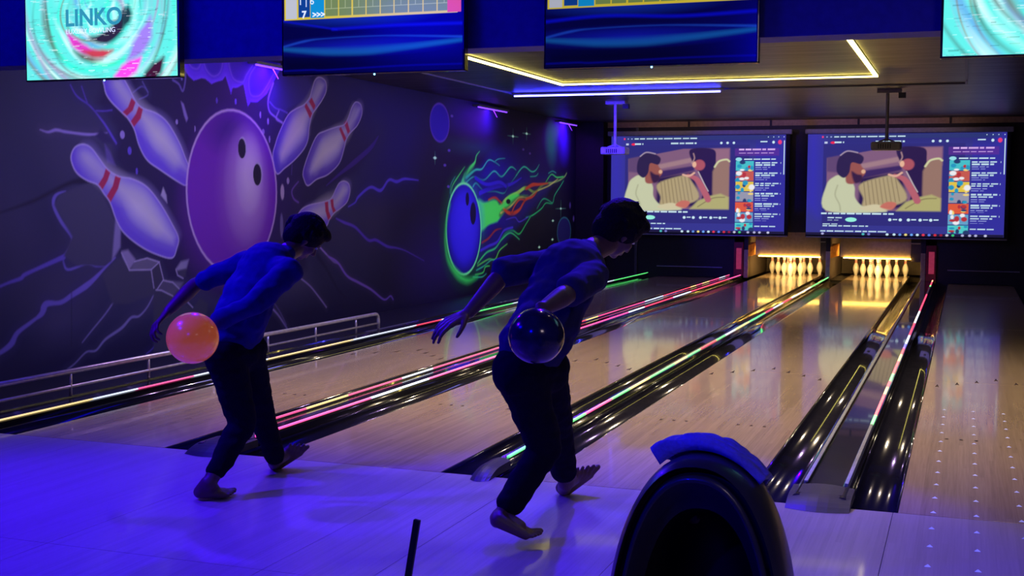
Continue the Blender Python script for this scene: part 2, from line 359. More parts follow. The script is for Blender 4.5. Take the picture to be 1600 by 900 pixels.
# walls, ceiling
grain = bpy.data.materials.new('ceiling_panel'); grain.use_nodes = True; nt = grain.node_tree; b = nt.nodes['Principled BSDF']
tc = nt.nodes.new('ShaderNodeTexCoord'); mp = nt.nodes.new('ShaderNodeMapping'); mp.inputs['Scale'].default_value = (.5, 5, 1); ns = nt.nodes.new('ShaderNodeTexNoise'); ns.inputs['Scale'].default_value = 2.2; ns.inputs['Detail'].default_value = 6
nt.links.new(tc.outputs['Object'], mp.inputs[0]); nt.links.new(mp.outputs[0], ns.inputs['Vector'])
cr = nt.nodes.new('ShaderNodeValToRGB'); cr.color_ramp.elements[0].color = (.04, .035, .035, 1); cr.color_ramp.elements[1].color = (.15, .13, .13, 1); cr.color_ramp.elements[0].position = .35; cr.color_ramp.elements[1].position = .7
nt.links.new(ns.outputs['Fac'], cr.inputs[0]); nt.links.new(cr.outputs[0], b.inputs['Base Color'])
b.inputs['Roughness'].default_value = .38
bp = nt.nodes.new('ShaderNodeBump'); bp.inputs['Strength'].default_value = .25; bp.inputs['Distance'].default_value = .02; nt.links.new(ns.outputs['Fac'], bp.inputs['Height']); nt.links.new(bp.outputs[0], b.inputs['Normal'])
bm = bmesh.new(); box(bm, (XW, 1.3, ZC), (XR, 20.2, ZC + .1)); tag(bmo('ceiling', bm, grain), kind='structure')
bm = bmesh.new(); box(bm, (XW, -9.6, 3.4), (XR, 1.3, 3.5)); tag(bmo('ceiling_front', bm, mat('front_ceiling', (.03, .03, .04), .7)), kind='structure')
tag(boxo('wall_soffit', (XW, 1.05, 2.365), (XR, 1.3, 3.5), mat('soffit_blue_paint', (.03, .03, .42), .6)), kind='structure')
bm = bmesh.new(); box(bm, (XW - .12, -9.6, ZF), (XW - .008, 20.2, 3.5)); tag(bmo('wall_left', bm, mat('wall_dark', (.03, .028, .04), .7)), kind='structure')
bm = bmesh.new(); box(bm, (XR, -9.6, ZF), (XR + .1, 20.2, 3.5)); tag(bmo('wall_right', bm, mat('wall_dark', (.02, .02, .03), .7)), kind='structure')
bm = bmesh.new(); box(bm, (XW, -9.7, ZF), (XR, -9.6, 3.5)); tag(bmo('wall_front', bm, mat('wall_dark', (.02, .02, .03), .7)), kind='structure')
# ceiling joints and shallow tray edge
def rod(name, a, b, m, lab, cat, r=.008, group=None, parent=None):
    bm = bmesh.new(); tube(bm, [a, b], r, 8); o = bmo(name, bm, m, parent)
    if parent is None: tag(o, lab, cat, group)
    return o
bm = bmesh.new(); box(bm, (-5.96, 1.3, ZC - .02), (-5.93, 10.3, ZC)); box(bm, (-5.96, 10.27, ZC - .02), (-.03, 10.3, ZC)); box(bm, (-.06, 1.3, ZC - .02), (-.03, 10.3, ZC))
tag(bmo('trim_1', bm, mat('tray_trim', (.08, .07, .12), .4)), kind='structure')

# ------------------------------------------------------------------ mural wall
murp = lambda px, py: (lambda p: (p.y, p.z))(on_plane(px, py, 0, XW))
def pz(off, sc, pts): return [murp(off[0] + x / sc, off[1] + y / sc) for x, y in pts]
def pim(pts): return [murp(*p) for p in pts]
Z1 = ((0, 0), 4); Z2 = ((400, 0), 4); Z5 = ((0, 200), 4); Z6 = ((400, 200), 4); Z9 = ((0, 400), 4); Z10 = ((400, 400), 4); ZF8 = ((660, 140), 2.904); ZT = ((270, 80), 6.43)
u = [1.3]
while u[-1] < YB - .02: u.append(u[-1] + .0075 + .0135 * (u[-1] - 1.3) / 15.8)
cv = Canvas(u, np.linspace(-.15, ZC, 340), (42, 43, 84))
G = cv
def blobs(n, cols, y0, y1, rs, a):
    for _ in range(n): G.ell((random.uniform(y0, y1), random.uniform(0, 2.9)), random.uniform(*rs), random.uniform(*rs) * .6, random.choice(cols), 1.2, a, rot=random.uniform(0, 3))
blobs(60, [(80, 74, 108), (46, 42, 78), (70, 66, 96)], 1.3, 8.5, (.3, .9), .3)
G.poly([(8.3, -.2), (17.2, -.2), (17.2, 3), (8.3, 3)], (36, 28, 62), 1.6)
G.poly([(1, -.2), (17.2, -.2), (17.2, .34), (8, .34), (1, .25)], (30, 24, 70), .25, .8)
# shattered hole
G.poly(pim([(165, 128), (150, 160), (180, 200), (178, 250), (205, 290), (185, 345), (187, 395), (210, 395), (250, 410), (262, 440), (300, 440), (350, 470), (440, 440), (480, 420), (475, 350), (500, 300), (560, 270), (590, 200), (560, 130), (440, 90), (290, 90)]), (38, 26, 74), .12)
G.ell(murp(366, 300), 1.05, 1.0, (60, 20, 110), .8, .55)
G.poly(pim([(430, 95), (600, 120), (680, 145), (640, 300), (560, 300), (590, 210)]), (34, 22, 96), .5, .8)
# violet stalactites
st = pz(*ZT, [(110, 40), (120, 190), (160, 250), (210, 295), (290, 270), (330, 280), (390, 330), (430, 310), (500, 290), (530, 250), (585, 430), (600, 370), (650, 365), (710, 330), (755, 555), (780, 510), (850, 510), (940, 430), (1010, 310), (1080, 190), (1085, 20)])
G.poly(st, (100, 44, 230), .02, 1, .12); G.inner(st, (120, 70, 250), .05, .6, .2, smooth=False)
for p in ([(150, 40), (180, 150), (250, 175), (290, 90), (280, 40)], [(320, 40), (330, 170), (400, 250), (470, 220), (500, 120), (490, 40)], [(580, 40), (600, 260), (700, 310), (740, 240), (820, 110), (830, 40)], [(770, 260), (780, 430), (860, 450), (920, 390), (1000, 250), (1060, 120), (950, 60), (860, 120)]):
    q = pz(*ZT, p); G.poly(q, (66, 26, 190), .08, fl=.08, smooth=True); G.stroke(q, .010, (150, 110, 240), .02, .6, .1, closed=True)
q = pz(*ZT, [(1085, 190), (1010, 320), (960, 480), (970, 600), (1100, 720), (1160, 600), (1350, 520), (1420, 350), (1350, 250), (1200, 240)]); G.poly(q, (60, 46, 130), .1)
G.stroke(pz(*ZT, [(1010, 320), (960, 480), (970, 600), (1035, 665), (1100, 720)]), .018, (160, 140, 220), .02); G.stroke(pz(*ZT, [(975, 510), (1030, 570), (1090, 590), (1150, 620)]), .012, (120, 100, 200), .02); G.stroke(pz(*ZT, [(1065, 600), (1040, 680), (1100, 715)]), .016, (170, 150, 210), .02)
LAV = (170, 150, 205); VIO = (110, 84, 200)
G.stroke(pz(*ZT, [(0, 290), (60, 330), (100, 400), (125, 300), (130, 180)]), .016, (130, 110, 190), .02); G.stroke(pz(*ZT, [(80, 130), (90, 280)]), .02, (150, 130, 210), .02)
# painted cracks on the left
for z, p, wd, c in ((Z1, [(250, 810), (300, 825), (350, 812), (400, 822), (440, 828), (540, 840), (600, 838), (670, 830)], [.01, .035, .03, .03, .015], LAV),
                    (Z1, [(440, 530), (480, 600), (560, 660), (620, 730), (670, 800), (725, 895)], [.01, .018, .018, .03, .035], VIO),
                    (Z1, [(600, 692), (650, 694), (700, 688)], .012, VIO), (Z1, [(510, 540), (530, 600), (545, 640)], .01, VIO),
                    (Z1, [(830, 580), (890, 540), (925, 590), (870, 620)], .012, (120, 110, 180)), (Z1, [(890, 510), (925, 575)], .012, (120, 110, 180)),
                    (Z5, [(410, 395), (350, 420), (335, 480), (380, 580), (450, 680), (440, 740), (400, 800), (400, 850), (430, 885), (540, 850), (600, 865), (660, 865)], [.012, .05, .05, .05, .03, .03, .03, .02, .02], (122, 108, 190)),
                    (Z9, [(400, 5), (300, 50), (200, 95), (150, 120), (130, 140), (60, 165), (0, 190), (-40, 205)], [.06, .04, .05, .03, .03], (112, 92, 190)),
                    (Z9, [(720, 10), (660, 70), (560, 170), (450, 245), (380, 290), (290, 300), (260, 360), (200, 410), (110, 480), (70, 550), (0, 605), (-40, 620)], [.02, .03, .08, .06, .05, .10, .04, .05, .08, .05, .04], (128, 110, 196)),
                    (Z9, [(810, 100), (770, 180), (720, 270), (660, 360), (570, 470), (515, 540)], [.02, .018, .02, .018, .01], (150, 138, 186)),
                    (Z9, [(960, 245), (920, 320), (870, 375), (820, 385), (760, 450), (660, 520), (600, 590), (540, 600), (470, 670), (420, 710)], [.02, .022, .03, .04, .03, .02, .015, .015], (150, 138, 186)),
                    (Z9, [(985, 510), (960, 570), (915, 612)], .012, VIO),
                    (Z6, [(577, 492), (620, 465), (640, 430), (715, 370), (780, 390), (830, 325), (880, 335), (930, 318), (1015, 327)], [.02, .03, .05, .05, .06, .05, .06, .05, .02], (104, 78, 220)),
                    (Z6, [(500, 565), (550, 590), (620, 620), (700, 700), (750, 700), (820, 740), (880, 750), (940, 770), (1050, 830)], [.02, .05, .05, .05, .05, .05, .03, .02, .02], (104, 70, 200)),
                    (Z6, [(400, 745), (480, 830), (520, 850), (550, 900)], [.03, .035, .03], (170, 140, 215)),
                    (Z10, [(455, 5), (510, 40), (570, 125), (640, 165), (720, 210), (800, 272), (840, 250), (857, 272)], [.03, .04, .045, .04, .03, .03], (150, 110, 215)),
                    (Z6, [(765, 50), (720, 120), (620, 210), (520, 290), (440, 360)], [.02, .09, .10, .05, .02], (66, 34, 130)),
                    (Z10, [(280, 140), (340, 190), (400, 265), (440, 320)], .025, (165, 145, 205)), (Z10, [(95, 320), (140, 370), (180, 430), (195, 455)], .03, (165, 145, 205)), (Z10, [(118, 300), (150, 350), (190, 430)], .016, (120, 100, 160)), (Z10, [(10, 455), (35, 470)], .02, (165, 145, 205)),
                    (Z6, [(265, 335), (225, 390), (235, 440), (265, 465)], [.02, .03, .03], (120, 84, 170)), (Z6, [(225, 230), (222, 290)], .02, (84, 60, 140))):
    wd = [v * .72 for v in wd] if isinstance(wd, list) else wd * .72
    G.stroke(pz(*z, p), [v * 1.8 + .04 for v in wd] if isinstance(wd, list) else wd * 1.8 + .04, (c[0] // 2, c[1] // 2, c[2] // 2 + 10), .08, .5); G.stroke(pz(*z, p), wd, c, .015)
G.stroke(pz(*Z5, [(0, 530), (200, 460), (300, 410), (450, 340), (560, 330)]), [.01, .03, .03, .04, .08], (26, 20, 56), .03)
G.stroke(pz(*Z10, [(385, 0), (440, 80), (500, 190), (560, 260)]), [.06, .04, .02], (32, 26, 66), .04); G.stroke(pz(*Z9, [(447, 230), (447, 560)]), .01, (36, 30, 60), .02, .7)
# rocks
ROCK = (86, 82, 110); EDGE = (190, 178, 205)
for z, p, c in ((Z5, [(340, 480), (370, 420), (450, 380), (560, 340), (640, 420), (720, 590), (700, 830), (640, 860), (480, 860), (400, 800), (450, 680)], (74, 72, 98)),
                (Z5, [(722, 570), (755, 610), (752, 745), (700, 830), (712, 680)], (150, 138, 176)), (Z5, [(655, 100), (690, 150), (722, 235), (670, 215), (660, 160)], (104, 88, 150)), (Z5, [(630, 0), (725, 100), (640, 90), (600, 50)], (52, 40, 90)),
                (Z9, [(755, 10), (720, 30), (640, 120), (700, 300), (800, 300), (960, 240), (985, 200), (945, 90), (815, 85)], (72, 70, 92)),
                (Z9, [(760, -30), (800, -38), (845, 20), (840, 45), (808, 85), (765, 5)], (160, 146, 176)), (Z9, [(840, 35), (920, 14), (995, 35), (945, 85), (815, 90)], (118, 112, 130)),
                (Z9, [(945, 85), (995, 40), (1022, 140), (970, 205)], (66, 62, 84)), (Z9, [(985, 210), (1020, 150), (1080, 165), (1115, 205), (1080, 250)], (96, 90, 112)), (Z9, [(1020, 150), (1060, 155), (1145, 165), (1120, 205), (1075, 165)], (120, 112, 136)),
                (Z9, [(975, 210), (1080, 250), (1200, 330), (1250, 260), (1300, 300), (1250, 600), (960, 600), (960, 240)], (70, 68, 88)),
                (Z9, [(1100, 80), (1130, 35), (1180, 22), (1165, 80), (1110, 95)], (160, 150, 176)), (Z9, [(1103, 95), (1165, 80), (1160, 130), (1130, 135)], (70, 64, 90))):
    G.poly(pz(*z, p), c, .03)
for z, p in ((Z9, [(808, 88), (945, 85), (995, 38)]), (Z9, [(945, 85), (962, 200)]), (Z9, [(840, 35), (920, 14), (995, 38), (1022, 148), (985, 205)]), (Z9, [(975, 212), (1010, 215), (1050, 235), (1080, 250)]), (Z9, [(1020, 152), (1045, 158), (1080, 165), (1120, 205)]), (Z9, [(1100, 85), (1110, 120), (1145, 140)]), (Z9, [(1165, 280), (1205, 322)]), (Z9, [(760, -20), (808, 85)])):
    G.stroke(pz(*z, p), .012, EDGE, .012, smooth=False)
for z, c, ru, rw, col in ((Z6, (165, 400), .07, .14, (196, 180, 190)), (Z6, (200, 330), .05, .06, (180, 164, 196)), (Z6, (160, 610), .06, .22, (120, 108, 150)), (Z1, (1105, 762), .035, .04, LAV), (Z1, (1218, 805), .02, .05, LAV), (Z1, (1355, 628), .03, .05, VIO), (Z1, (1473, 635), .035, .05, (130, 100, 240)), (Z1, (765, 842), .06, .06, LAV), (Z5, (810, 142), .05, .06, VIO), (Z5, (855, 270), .03, .05, VIO),
                          (ZT, (880, 640), .03, .06, LAV), (ZT, (957, 705), .03, .06, LAV), (ZT, (908, 810), .05, .05, LAV), (ZT, (972, 885), .03, .06, LAV)):
    G.ell(pz(*z, [c])[0], ru * .55, rw * .6, col, .3)
G.poly(pz(*Z5, [(1020, 370), (1040, 420), (1045, 470), (1005, 420)]), (190, 182, 196), .02); G.poly(pz(*Z1, [(1130, 632), (1148, 650), (1175, 740), (1165, 762), (1150, 720)]), (150, 128, 190), .02)
# pins
PINW = (228, 220, 226)
def mpin(out, hl, bands, shade=(126, 92, 215)):
    G.poly(out, shade, .02, smooth=True); G.poly([(p[0] + .06, p[1] + .05) for p in out], (176, 160, 218), .22, .9, smooth=True, grow=-.10); G.poly([(p[0] + .05, p[1] + .03) for p in out], PINW, .16, .95, smooth=True, grow=-.15)
    G.stroke(hl, [.05, .16, .05], (222, 216, 205), .2, .75)
    for b_ in bands: G.poly(b_, (196, 46, 84), .015)
    G.stroke(out, .014, (214, 200, 232), .012, .8, closed=True)
mpin(pz(*Z5, [(445, 170), (470, 120), (520, 102), (570, 125), (620, 190), (660, 245), (700, 280), (750, 305), (830, 320), (920, 370), (1000, 470), (1070, 590), (1115, 685), (1105, 750), (1075, 812), (980, 790), (880, 740), (780, 660), (730, 580), (690, 470), (650, 410), (610, 355), (540, 325), (480, 280), (450, 220)]),
     pz(*Z5, [(520, 180), (600, 260), (760, 380), (880, 440), (980, 620)]), [pz(*Z5, [(662, 250), (692, 272), (672, 330), (640, 387), (612, 357), (645, 305)]), pz(*Z5, [(722, 292), (756, 310), (738, 380), (690, 467), (666, 428), (705, 360)])])
mpin(pz(*Z1, [(652, 540), (645, 480), (690, 440), (750, 460), (800, 540), (830, 600), (860, 650), (900, 680), (980, 710), (1050, 770), (1120, 890), (1160, 990), (1195, 1075), (1188, 1120), (1165, 1157), (1120, 1140), (1000, 1060), (920, 1000), (870, 910), (840, 810), (800, 740), (760, 700), (700, 640), (665, 590)]),
     pz(*Z1, [(720, 520), (790, 620), (940, 780), (1020, 900), (1090, 1010)]), [pz(*Z1, [(822, 612), (848, 637), (830, 690), (785, 732), (762, 704), (800, 670)]), pz(*Z1, [(868, 660), (893, 682), (880, 740), (836, 795), (812, 765), (850, 710)])])
mpin(pz(*Z2, [(350, 560), (370, 500), (400, 483), (435, 510), (438, 570), (410, 630), (375, 680), (350, 720), (332, 800), (325, 870), (300, 930), (240, 1000), (180, 1050), (130, 1085), (105, 980), (122, 900), (150, 820), (200, 720), (250, 680), (300, 655), (335, 610)]),
     pz(*Z2, [(390, 540), (330, 680), (240, 800), (170, 960)]), [pz(*Z2, [(348, 608), (372, 660), (362, 690), (330, 635)]), pz(*Z2, [(312, 640), (352, 710), (338, 742), (304, 668)])], (96, 66, 190))
mpin(pz(*Z2, [(575, 740), (600, 670), (625, 638), (655, 655), (662, 710), (635, 780), (590, 830), (565, 870), (550, 930), (520, 1020), (450, 1090), (380, 1120), (325, 1160), (300, 1120), (295, 1070), (330, 960), (380, 850), (430, 820), (500, 795), (550, 780)]),
     pz(*Z2, [(615, 690), (560, 820), (450, 900), (370, 1040)]), [pz(*Z2, [(568, 750), (588, 820), (574, 838), (550, 770)]), pz(*Z2, [(530, 790), (565, 865), (552, 888), (520, 806)])], (96, 62, 180))
mpin(pz(*Z6, [(550, 332), (580, 350), (587, 400), (570, 460), (530, 500), (490, 530), (460, 570), (440, 612), (380, 640), (300, 620), (262, 590), (262, 545), (290, 505), (340, 480), (430, 460), (470, 440), (500, 380), (520, 345)]),
     pz(*Z6, [(545, 380), (500, 460), (400, 510), (330, 560)]), [pz(*Z6, [(430, 462), (450, 458), (455, 520), (472, 565), (450, 575), (434, 520)]), pz(*Z6, [(465, 448), (483, 443), (486, 490), (500, 518), (482, 532), (470, 490)])])
# purple ball
bc = murp(366, 297); R = .83; bcz = (bc[0] + .0, 1.505)
G.ell(bcz, R * .985, R * .985, (126, 36, 178), .02)
G.ell((bcz[0] - .15, bcz[1] - .15), R * .8, R * .8, (132, 46, 182), .8, .6); G.ell((bcz[0] + .02, bcz[1] + .62), .5, .22, (70, 24, 130), .9, .7)
hc = murp(386, 290); G.ell((hc[0] - .05, hc[1] - .05), .46, .62, (150, 84, 186), .5, .9); G.ell(hc, .34, .50, (190, 146, 206), .7, .85); G.ell((hc[0] + .05, hc[1] + .12), .20, .32, (222, 200, 220), .9, .9)
G.stroke([(bcz[0] + R * math.cos(t), bcz[1] + R * math.sin(t)) for t in np.linspace(0, 2 * PI, 48, endpoint=False)], .022, (222, 190, 226), .02, closed=True, smooth=False)
for q, rr in (((378, 232), .085), ((402, 273), .095)):
    h = murp(*q); G.ell((h[0] + .012, h[1] + .01), rr * .95, rr * 1.3, (196, 190, 200), .1); G.ell(h, rr * .85, rr * 1.2, (28, 20, 44), .1)
# flaming ball (blacklight paint)
def fe(pts): return pz(*ZF8, pts)
for c, ru, rw, col, a in (((210, 110), .9, .25, (60, 20, 170), .7), ((600, 180), .5, .26, (80, 34, 220), 1.0), ((640, 210), .3, .4, (70, 30, 200), .9), ((585, 250), .26, .30, (30, 170, 110), 1.0), ((600, 200), .2, .12, (60, 150, 160), .8), ((230, 262), 1.0, .12, (20, 90, 90), .5), ((420, 480), 2.2, .4, (46, 20, 150), .7), ((330, 420), 1.3, .35, (46, 20, 170), .8), ((330, 640), 1.0, .3, (46, 20, 170), .7), ((60, 780), 1.0, .5, (50, 20, 130), .5)):
    G.ell(fe([c])[0], ru, rw, col, 1.2, a, .15, rot=.35 if c[0] > 300 else 0)
G.poly(fe([(215, 420), (300, 350), (420, 360), (540, 400), (600, 400), (560, 470), (480, 560), (400, 640), (330, 720), (250, 800), (240, 640)]), (44, 26, 170), .25, .8, .12)
be = [(187 + 79 * math.cos(t), 632 + 207 * math.sin(t)) for t in np.linspace(0, 2 * PI, 40, endpoint=False)]
bq = fe(be)
G.stroke(bq, .34, (20, 120, 50), .3, .6, .12, closed=True, smooth=False)
GR = (70, 225, 90); TL = (50, 190, 150)
G.poly(fe([(258, 520), (300, 512), (340, 500), (355, 530), (400, 480), (440, 478), (480, 480), (440, 500), (400, 530), (370, 560), (340, 600), (310, 608), (276, 626), (262, 560)]), GR, .05, .95, .5)
G.poly(fe([(175, 420), (190, 380), (215, 345), (240, 330), (235, 350), (210, 400), (195, 425)]), GR, .04, .9, .5)
for p, wd, c in (([(195, 400), (215, 360), (238, 330), (245, 300), (260, 280)], [.10, .12, .06, .02], GR), ([(128, 500), (135, 440), (165, 390), (192, 350)], [.03, .05, .02], GR), ([(125, 470), (130, 430), (148, 395)], [.02, .03, .01], TL),
                 ([(200, 400), (240, 365), (270, 360), (300, 320), (330, 330), (350, 345)], [.10, .06, .04, .02], TL), ([(330, 325), (345, 315), (375, 312)], [.03, .03, .01], TL),
                 ([(200, 420), (235, 395), (280, 410), (325, 370), (360, 395), (400, 352), (425, 365)], [.05, .04, .05, .05, .06, .02], TL), ([(425, 390), (460, 350), (495, 372), (515, 365), (530, 340)], [.05, .05, .05, .02], TL), ([(490, 395), (515, 392), (525, 380)], .03, TL),
                 ([(230, 440), (245, 425), (280, 460), (330, 462), (370, 470), (390, 440), (430, 385)], [.07, .05, .04, .03, .03], TL),
                 ([(350, 540), (380, 500), (430, 470), (470, 445), (510, 465), (550, 430), (600, 420), (640, 400), (655, 378)], [.16, .16, .14, .10, .10, .07, .06, .04], (150, 200, 90)), ([(355, 560), (400, 530), (440, 490), (480, 490), (520, 460), (575, 435), (615, 405)], [.08, .07, .06, .05], (190, 190, 100)),
                 ([(560, 420), (585, 385), (610, 398), (640, 395)], [.04, .05, .05], GR), ([(572, 380), (590, 370), (606, 378)], .03, TL),
                 ([(470, 450), (500, 432), (530, 430), (570, 425)], [.10, .14, .10, .04], (215, 70, 40)), ([(365, 535), (385, 556), (410, 562), (440, 545), (456, 518), (470, 498), (500, 486), (520, 462)], [.08, .13, .14, .10, .10, .08, .04], (215, 70, 40)), ([(405, 558), (420, 525), (440, 500), (462, 500)], [.06, .08, .04], (215, 70, 40)), ([(300, 500), (330, 490), (360, 515), (345, 500)], [.07, .08, .05], (190, 60, 50)),
                 ([(270, 695), (300, 675), (330, 640), (360, 630)], [.07, .08, .07, .02], (160, 50, 50)),
                 ([(470, 580), (500, 570), (540, 540), (560, 515), (590, 515), (600, 480), (625, 440), (640, 415)], [.05, .05, .04, .05, .04, .04], (40, 200, 110)), ([(520, 540), (550, 495), (590, 515)], [.03, .05, .03], (40, 170, 110)),
                 ([(380, 590), (420, 580), (440, 600), (480, 578)], [.03, .05, .04], (80, 60, 220)), ([(350, 690), (380, 650), (410, 640), (440, 655), (470, 610), (490, 578)], [.08, .08, .06, .05, .04], (40, 190, 90)),
                 ([(250, 790), (290, 740), (330, 720), (360, 680), (400, 650), (440, 680)], [.06, .07, .07, .05, .03], (60, 220, 120)), ([(250, 800), (300, 770), (330, 770), (350, 730), (385, 700)], [.05, .06, .06, .03], (90, 210, 80)),
                 ([(245, 820), (280, 800), (310, 775), (330, 772)], [.05, .05, .02], TL), ([(240, 840), (275, 830), (285, 805), (305, 800)], [.05, .05, .03], GR), ([(230, 850), (270, 850), (290, 835)], [.05, .04, .02], TL),
                 ([(265, 730), (300, 710), (340, 690), (370, 640), (410, 625)], [.10, .10, .08], (70, 50, 220)), ([(260, 470), (330, 440), (400, 430), (450, 400)], [.15, .16, .12, .04], (56, 34, 210)), ([(240, 400), (290, 430), (350, 420), (380, 440)], .12, (50, 30, 200))):
    hw = [v * .5 for v in wd] if isinstance(wd, list) else wd * .5
    if max(c) > 150: G.stroke(fe(p), [v * 2.4 + .05 for v in hw] if isinstance(hw, list) else hw * 2.4 + .05, (c[0] // 3, c[1] // 3, c[2] // 2 + 20), .08, .45, .2)
    G.stroke(fe(p), hw, c, .02, .9, .45 if c[1] > 120 else .3)
G.poly(fe([(250, 505), (285, 512), (325, 500), (350, 522), (372, 508), (392, 482), (420, 470), (440, 480), (405, 505), (385, 530), (362, 545), (345, 572), (330, 598), (300, 612), (262, 640)]), GR, .06, .9, .5, smooth=True); G.ell(fe([(390, 508)])[0], .10, .04, (40, 60, 60), .5)
G.poly(bq, (44, 26, 235), .02, 1, .35); G.inner(bq, (24, 16, 130), .30, .9, .1, smooth=False); G.ell(fe([(200, 600)])[0], .55, .5, (60, 40, 250), 1.0, .6, .4)
G.stroke(bq, .035, (110, 230, 150), .03, 1, .55, closed=True, smooth=False)
G.stroke(fe([(125, 520), (108, 600), (105, 700), (120, 780), (160, 840), (205, 866), (250, 850)]), [.03, .06, .08, .10, .14, .12, .05], (50, 200, 90), .08, .8, .4)
for c, a_, b_ in (((204, 497), .07, .10), ((230, 562), .12, .17)): G.ell(fe([c])[0], a_, b_, (26, 14, 90), .2)
for c, ru, rw, col in (((79, 150), .34, .22, (52, 26, 190)), ((643, 645), .42, .22, (50, 44, 130))):
    q = fe([c])[0]; G.ell(q, ru, rw * 1.22, col, .08, 1, .1); n = [(q[0] + ru * math.cos(t), q[1] + rw * 1.22 * math.sin(t)) for t in np.linspace(0, 2 * PI, 40, endpoint=False)]; G.stroke(n, .02, (110, 70, 200) if c[0] < 100 else (60, 150, 160), .03, 1, .2, closed=True, smooth=False)
for c, s in (((411, 212), 1), ((473, 200), .8), ((57, 310), .7), ((628, 540), 1.2), ((530, 715), .35), ((592, 595), .4), ((590, 680), .35)):
    q = fe([c])[0]; h = .13 * s; wv = .26 * s * (1 if c[0] > 100 else .4)
    G.stroke([(q[0], q[1] - h), (q[0], q[1]), (q[0], q[1] + h)], [.004, .02, .004], (110, 200, 150), .02, .8, .3, smooth=False); G.stroke([(q[0] - wv, q[1]), q, (q[0] + wv, q[1])], [.004, .02, .004], (110, 200, 150), .02, .8, .3, smooth=False); G.ell(q, .05, .02, (190, 240, 210), .6, 1, .4)
for c in ((102, 343), (121, 276), (134, 120), (458, 272), (488, 290), (670, 525), (686, 585), (118, 440)): G.ell(fe([c])[0], .05, .02 if c[0] < 600 else .06, (120, 90, 200), .6, .9, .1)
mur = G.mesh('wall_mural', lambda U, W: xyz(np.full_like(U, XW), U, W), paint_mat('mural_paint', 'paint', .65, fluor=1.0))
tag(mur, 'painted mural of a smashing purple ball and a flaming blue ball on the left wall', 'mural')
del cv, G

# ------------------------------------------------------------------ back end: masking wall, pinsetters, screens
tan = mat('masking_tan', (.46, .32, .20), .6); dkp = mat('masking_dark', (.018, .016, .03), .6)
bm = bmesh.new(); box(bm, (XW, YB, 2.80), (XR, YB + .1, 3.0)); tag(bmo('wall_back', bm, tan), kind='structure')
bm = bmesh.new(); box(bm, (XW, YB, .8), (XR, YB + .1, 2.80))
box(bm, (XW, YB, ZF), (-4.03, YB + .1, .8)); box(bm, (-.47, YB, ZF), (XR, YB + .1, .8))
tag(bmo('wall_back_masking', bm, dkp), kind='structure')
bm = bmesh.new(); box(bm, (XW, 19.6, ZF), (XR, 19.7, 3)); tag(bmo('wall_pit', bm, mat('pit_curtain', (.06, .045, .035), .8)), kind='structure')
for i, x in enumerate((-4.925, -3.407, -1.857, -.305)): tag(boxo('trim_%d' % (i + 2), (x - .02, YB - .012, 2.80), (x + .02, YB, 2.9), dkp), kind='structure')
tag(boxo('trim_6', (-5.5, YB - .03, .17), (-4.25, YB, .19), mat('ledge_metal', (.3, .28, .4), .4, metal=.6)), kind='structure')
tag(boxo('trim_7', (-.28, YB - .03, .22), (.9, YB, .24), mat('ledge_metal', (.3, .28, .4), .4, metal=.6)), kind='structure')
tag(boxo('trim_8', (-5.93, YB - .06, .0), (-5.88, YB, 2.8), mat('corner_metal', (.1, .1, .14), .4, metal=.5)), kind='structure')
tag(boxo('wall_corner_column', (XW, YB - .28, ZF), (-6.5, YB, 2.9), dkp), kind='structure')
glow = mat('pin_light', (.9, .8, .5), .4, emit=(1, .62, .10), es=20)
kick = mat('kickback_board', (.07, .05, .04), .55); postm = mat('post_aluminium', (.45, .36, .25), .35, metal=.5); orange = mat('orange_flap', (.75, .33, .06), .5)
def kickback(x0, x1, lab, flap):
    t = thing('kickback_partition', ((x0 + x1) / 2, YB, 0), lab, 'partition')
    boxo('side_panel', (x0 + .01, YB + .03, .0), (x1 - .01, 19.4, 1.1), kick, t); boxo('front_post', (x0, YB - .03, -.0), (x1, YB + .03, .52), postm, t)
    boxo('post_head', (x0, YB - .02, .52), (x1, YB + .03, .82), dkp, t)
    if flap:
        bm = bmesh.new(); x = x1 + .002; vs = [(x, YB - .02, .40), (x, YB - .02, .60), (x + .03, YB + .1, .66), (x + .13, YB + .22, .66), (x + .13, YB + .22, .44), (x + .03, YB + .1, .40)]
        a = [bm.verts.new(p) for p in vs]; b_ = [bm.verts.new((p[0], p[1] + .012, p[2])) for p in vs]
        bm.faces.new(a); bm.faces.new(b_[::-1])
        for k in range(6): bm.faces.new((a[k], a[(k + 1) % 6], b_[(k + 1) % 6], b_[k]))
        bmo('orange_flap', bm, orange, t)['label'] = 'orange flap'
kickback(-3.85, -3.77, 'partition post left of the left lit pin set, with orange flap', True)
kickback(-2.37, -2.29, 'thin partition post between the two lit pin sets, with orange flap', True)
kickback(-.73, -.65, 'partition post right of the right lit pin set', False)
def pinsetter(x0, x1, xl, xr, side):
    t = thing('pinsetter_front', ((x0 + x1) / 2, YB, .4), 'tan pinsetter curtain with glowing light bar over the %s pin set' % side, 'pinsetter', 'lit pinsetter fronts')
    boxo('curtain', (x0, YB + .0, .425), (x1, YB + .04, .86), tan, t)
    boxo('side_mask', (x1, YB + .02, .36), (xr, YB + .06, .86), kick, t); boxo('side_rail', (x1, YB - .0, .68), (xr - .01, YB + .02, .70), postm, t)
    boxo('light_bar', (x0 + .06, YB - .03, .404), (x1, YB + .03, .420), glow, t)['label'] = 'glowing yellow light bar'
    boxo('rear_curtain', (xl, 19.36, 0), (xr, 19.4, 1.1), mat('pit_curtain', (.06, .045, .035), .8), t)
pinsetter(-3.64, -2.47, -3.77, -2.37, 'left'); pinsetter(-2.12, -.9, -2.29, -.73, 'right')
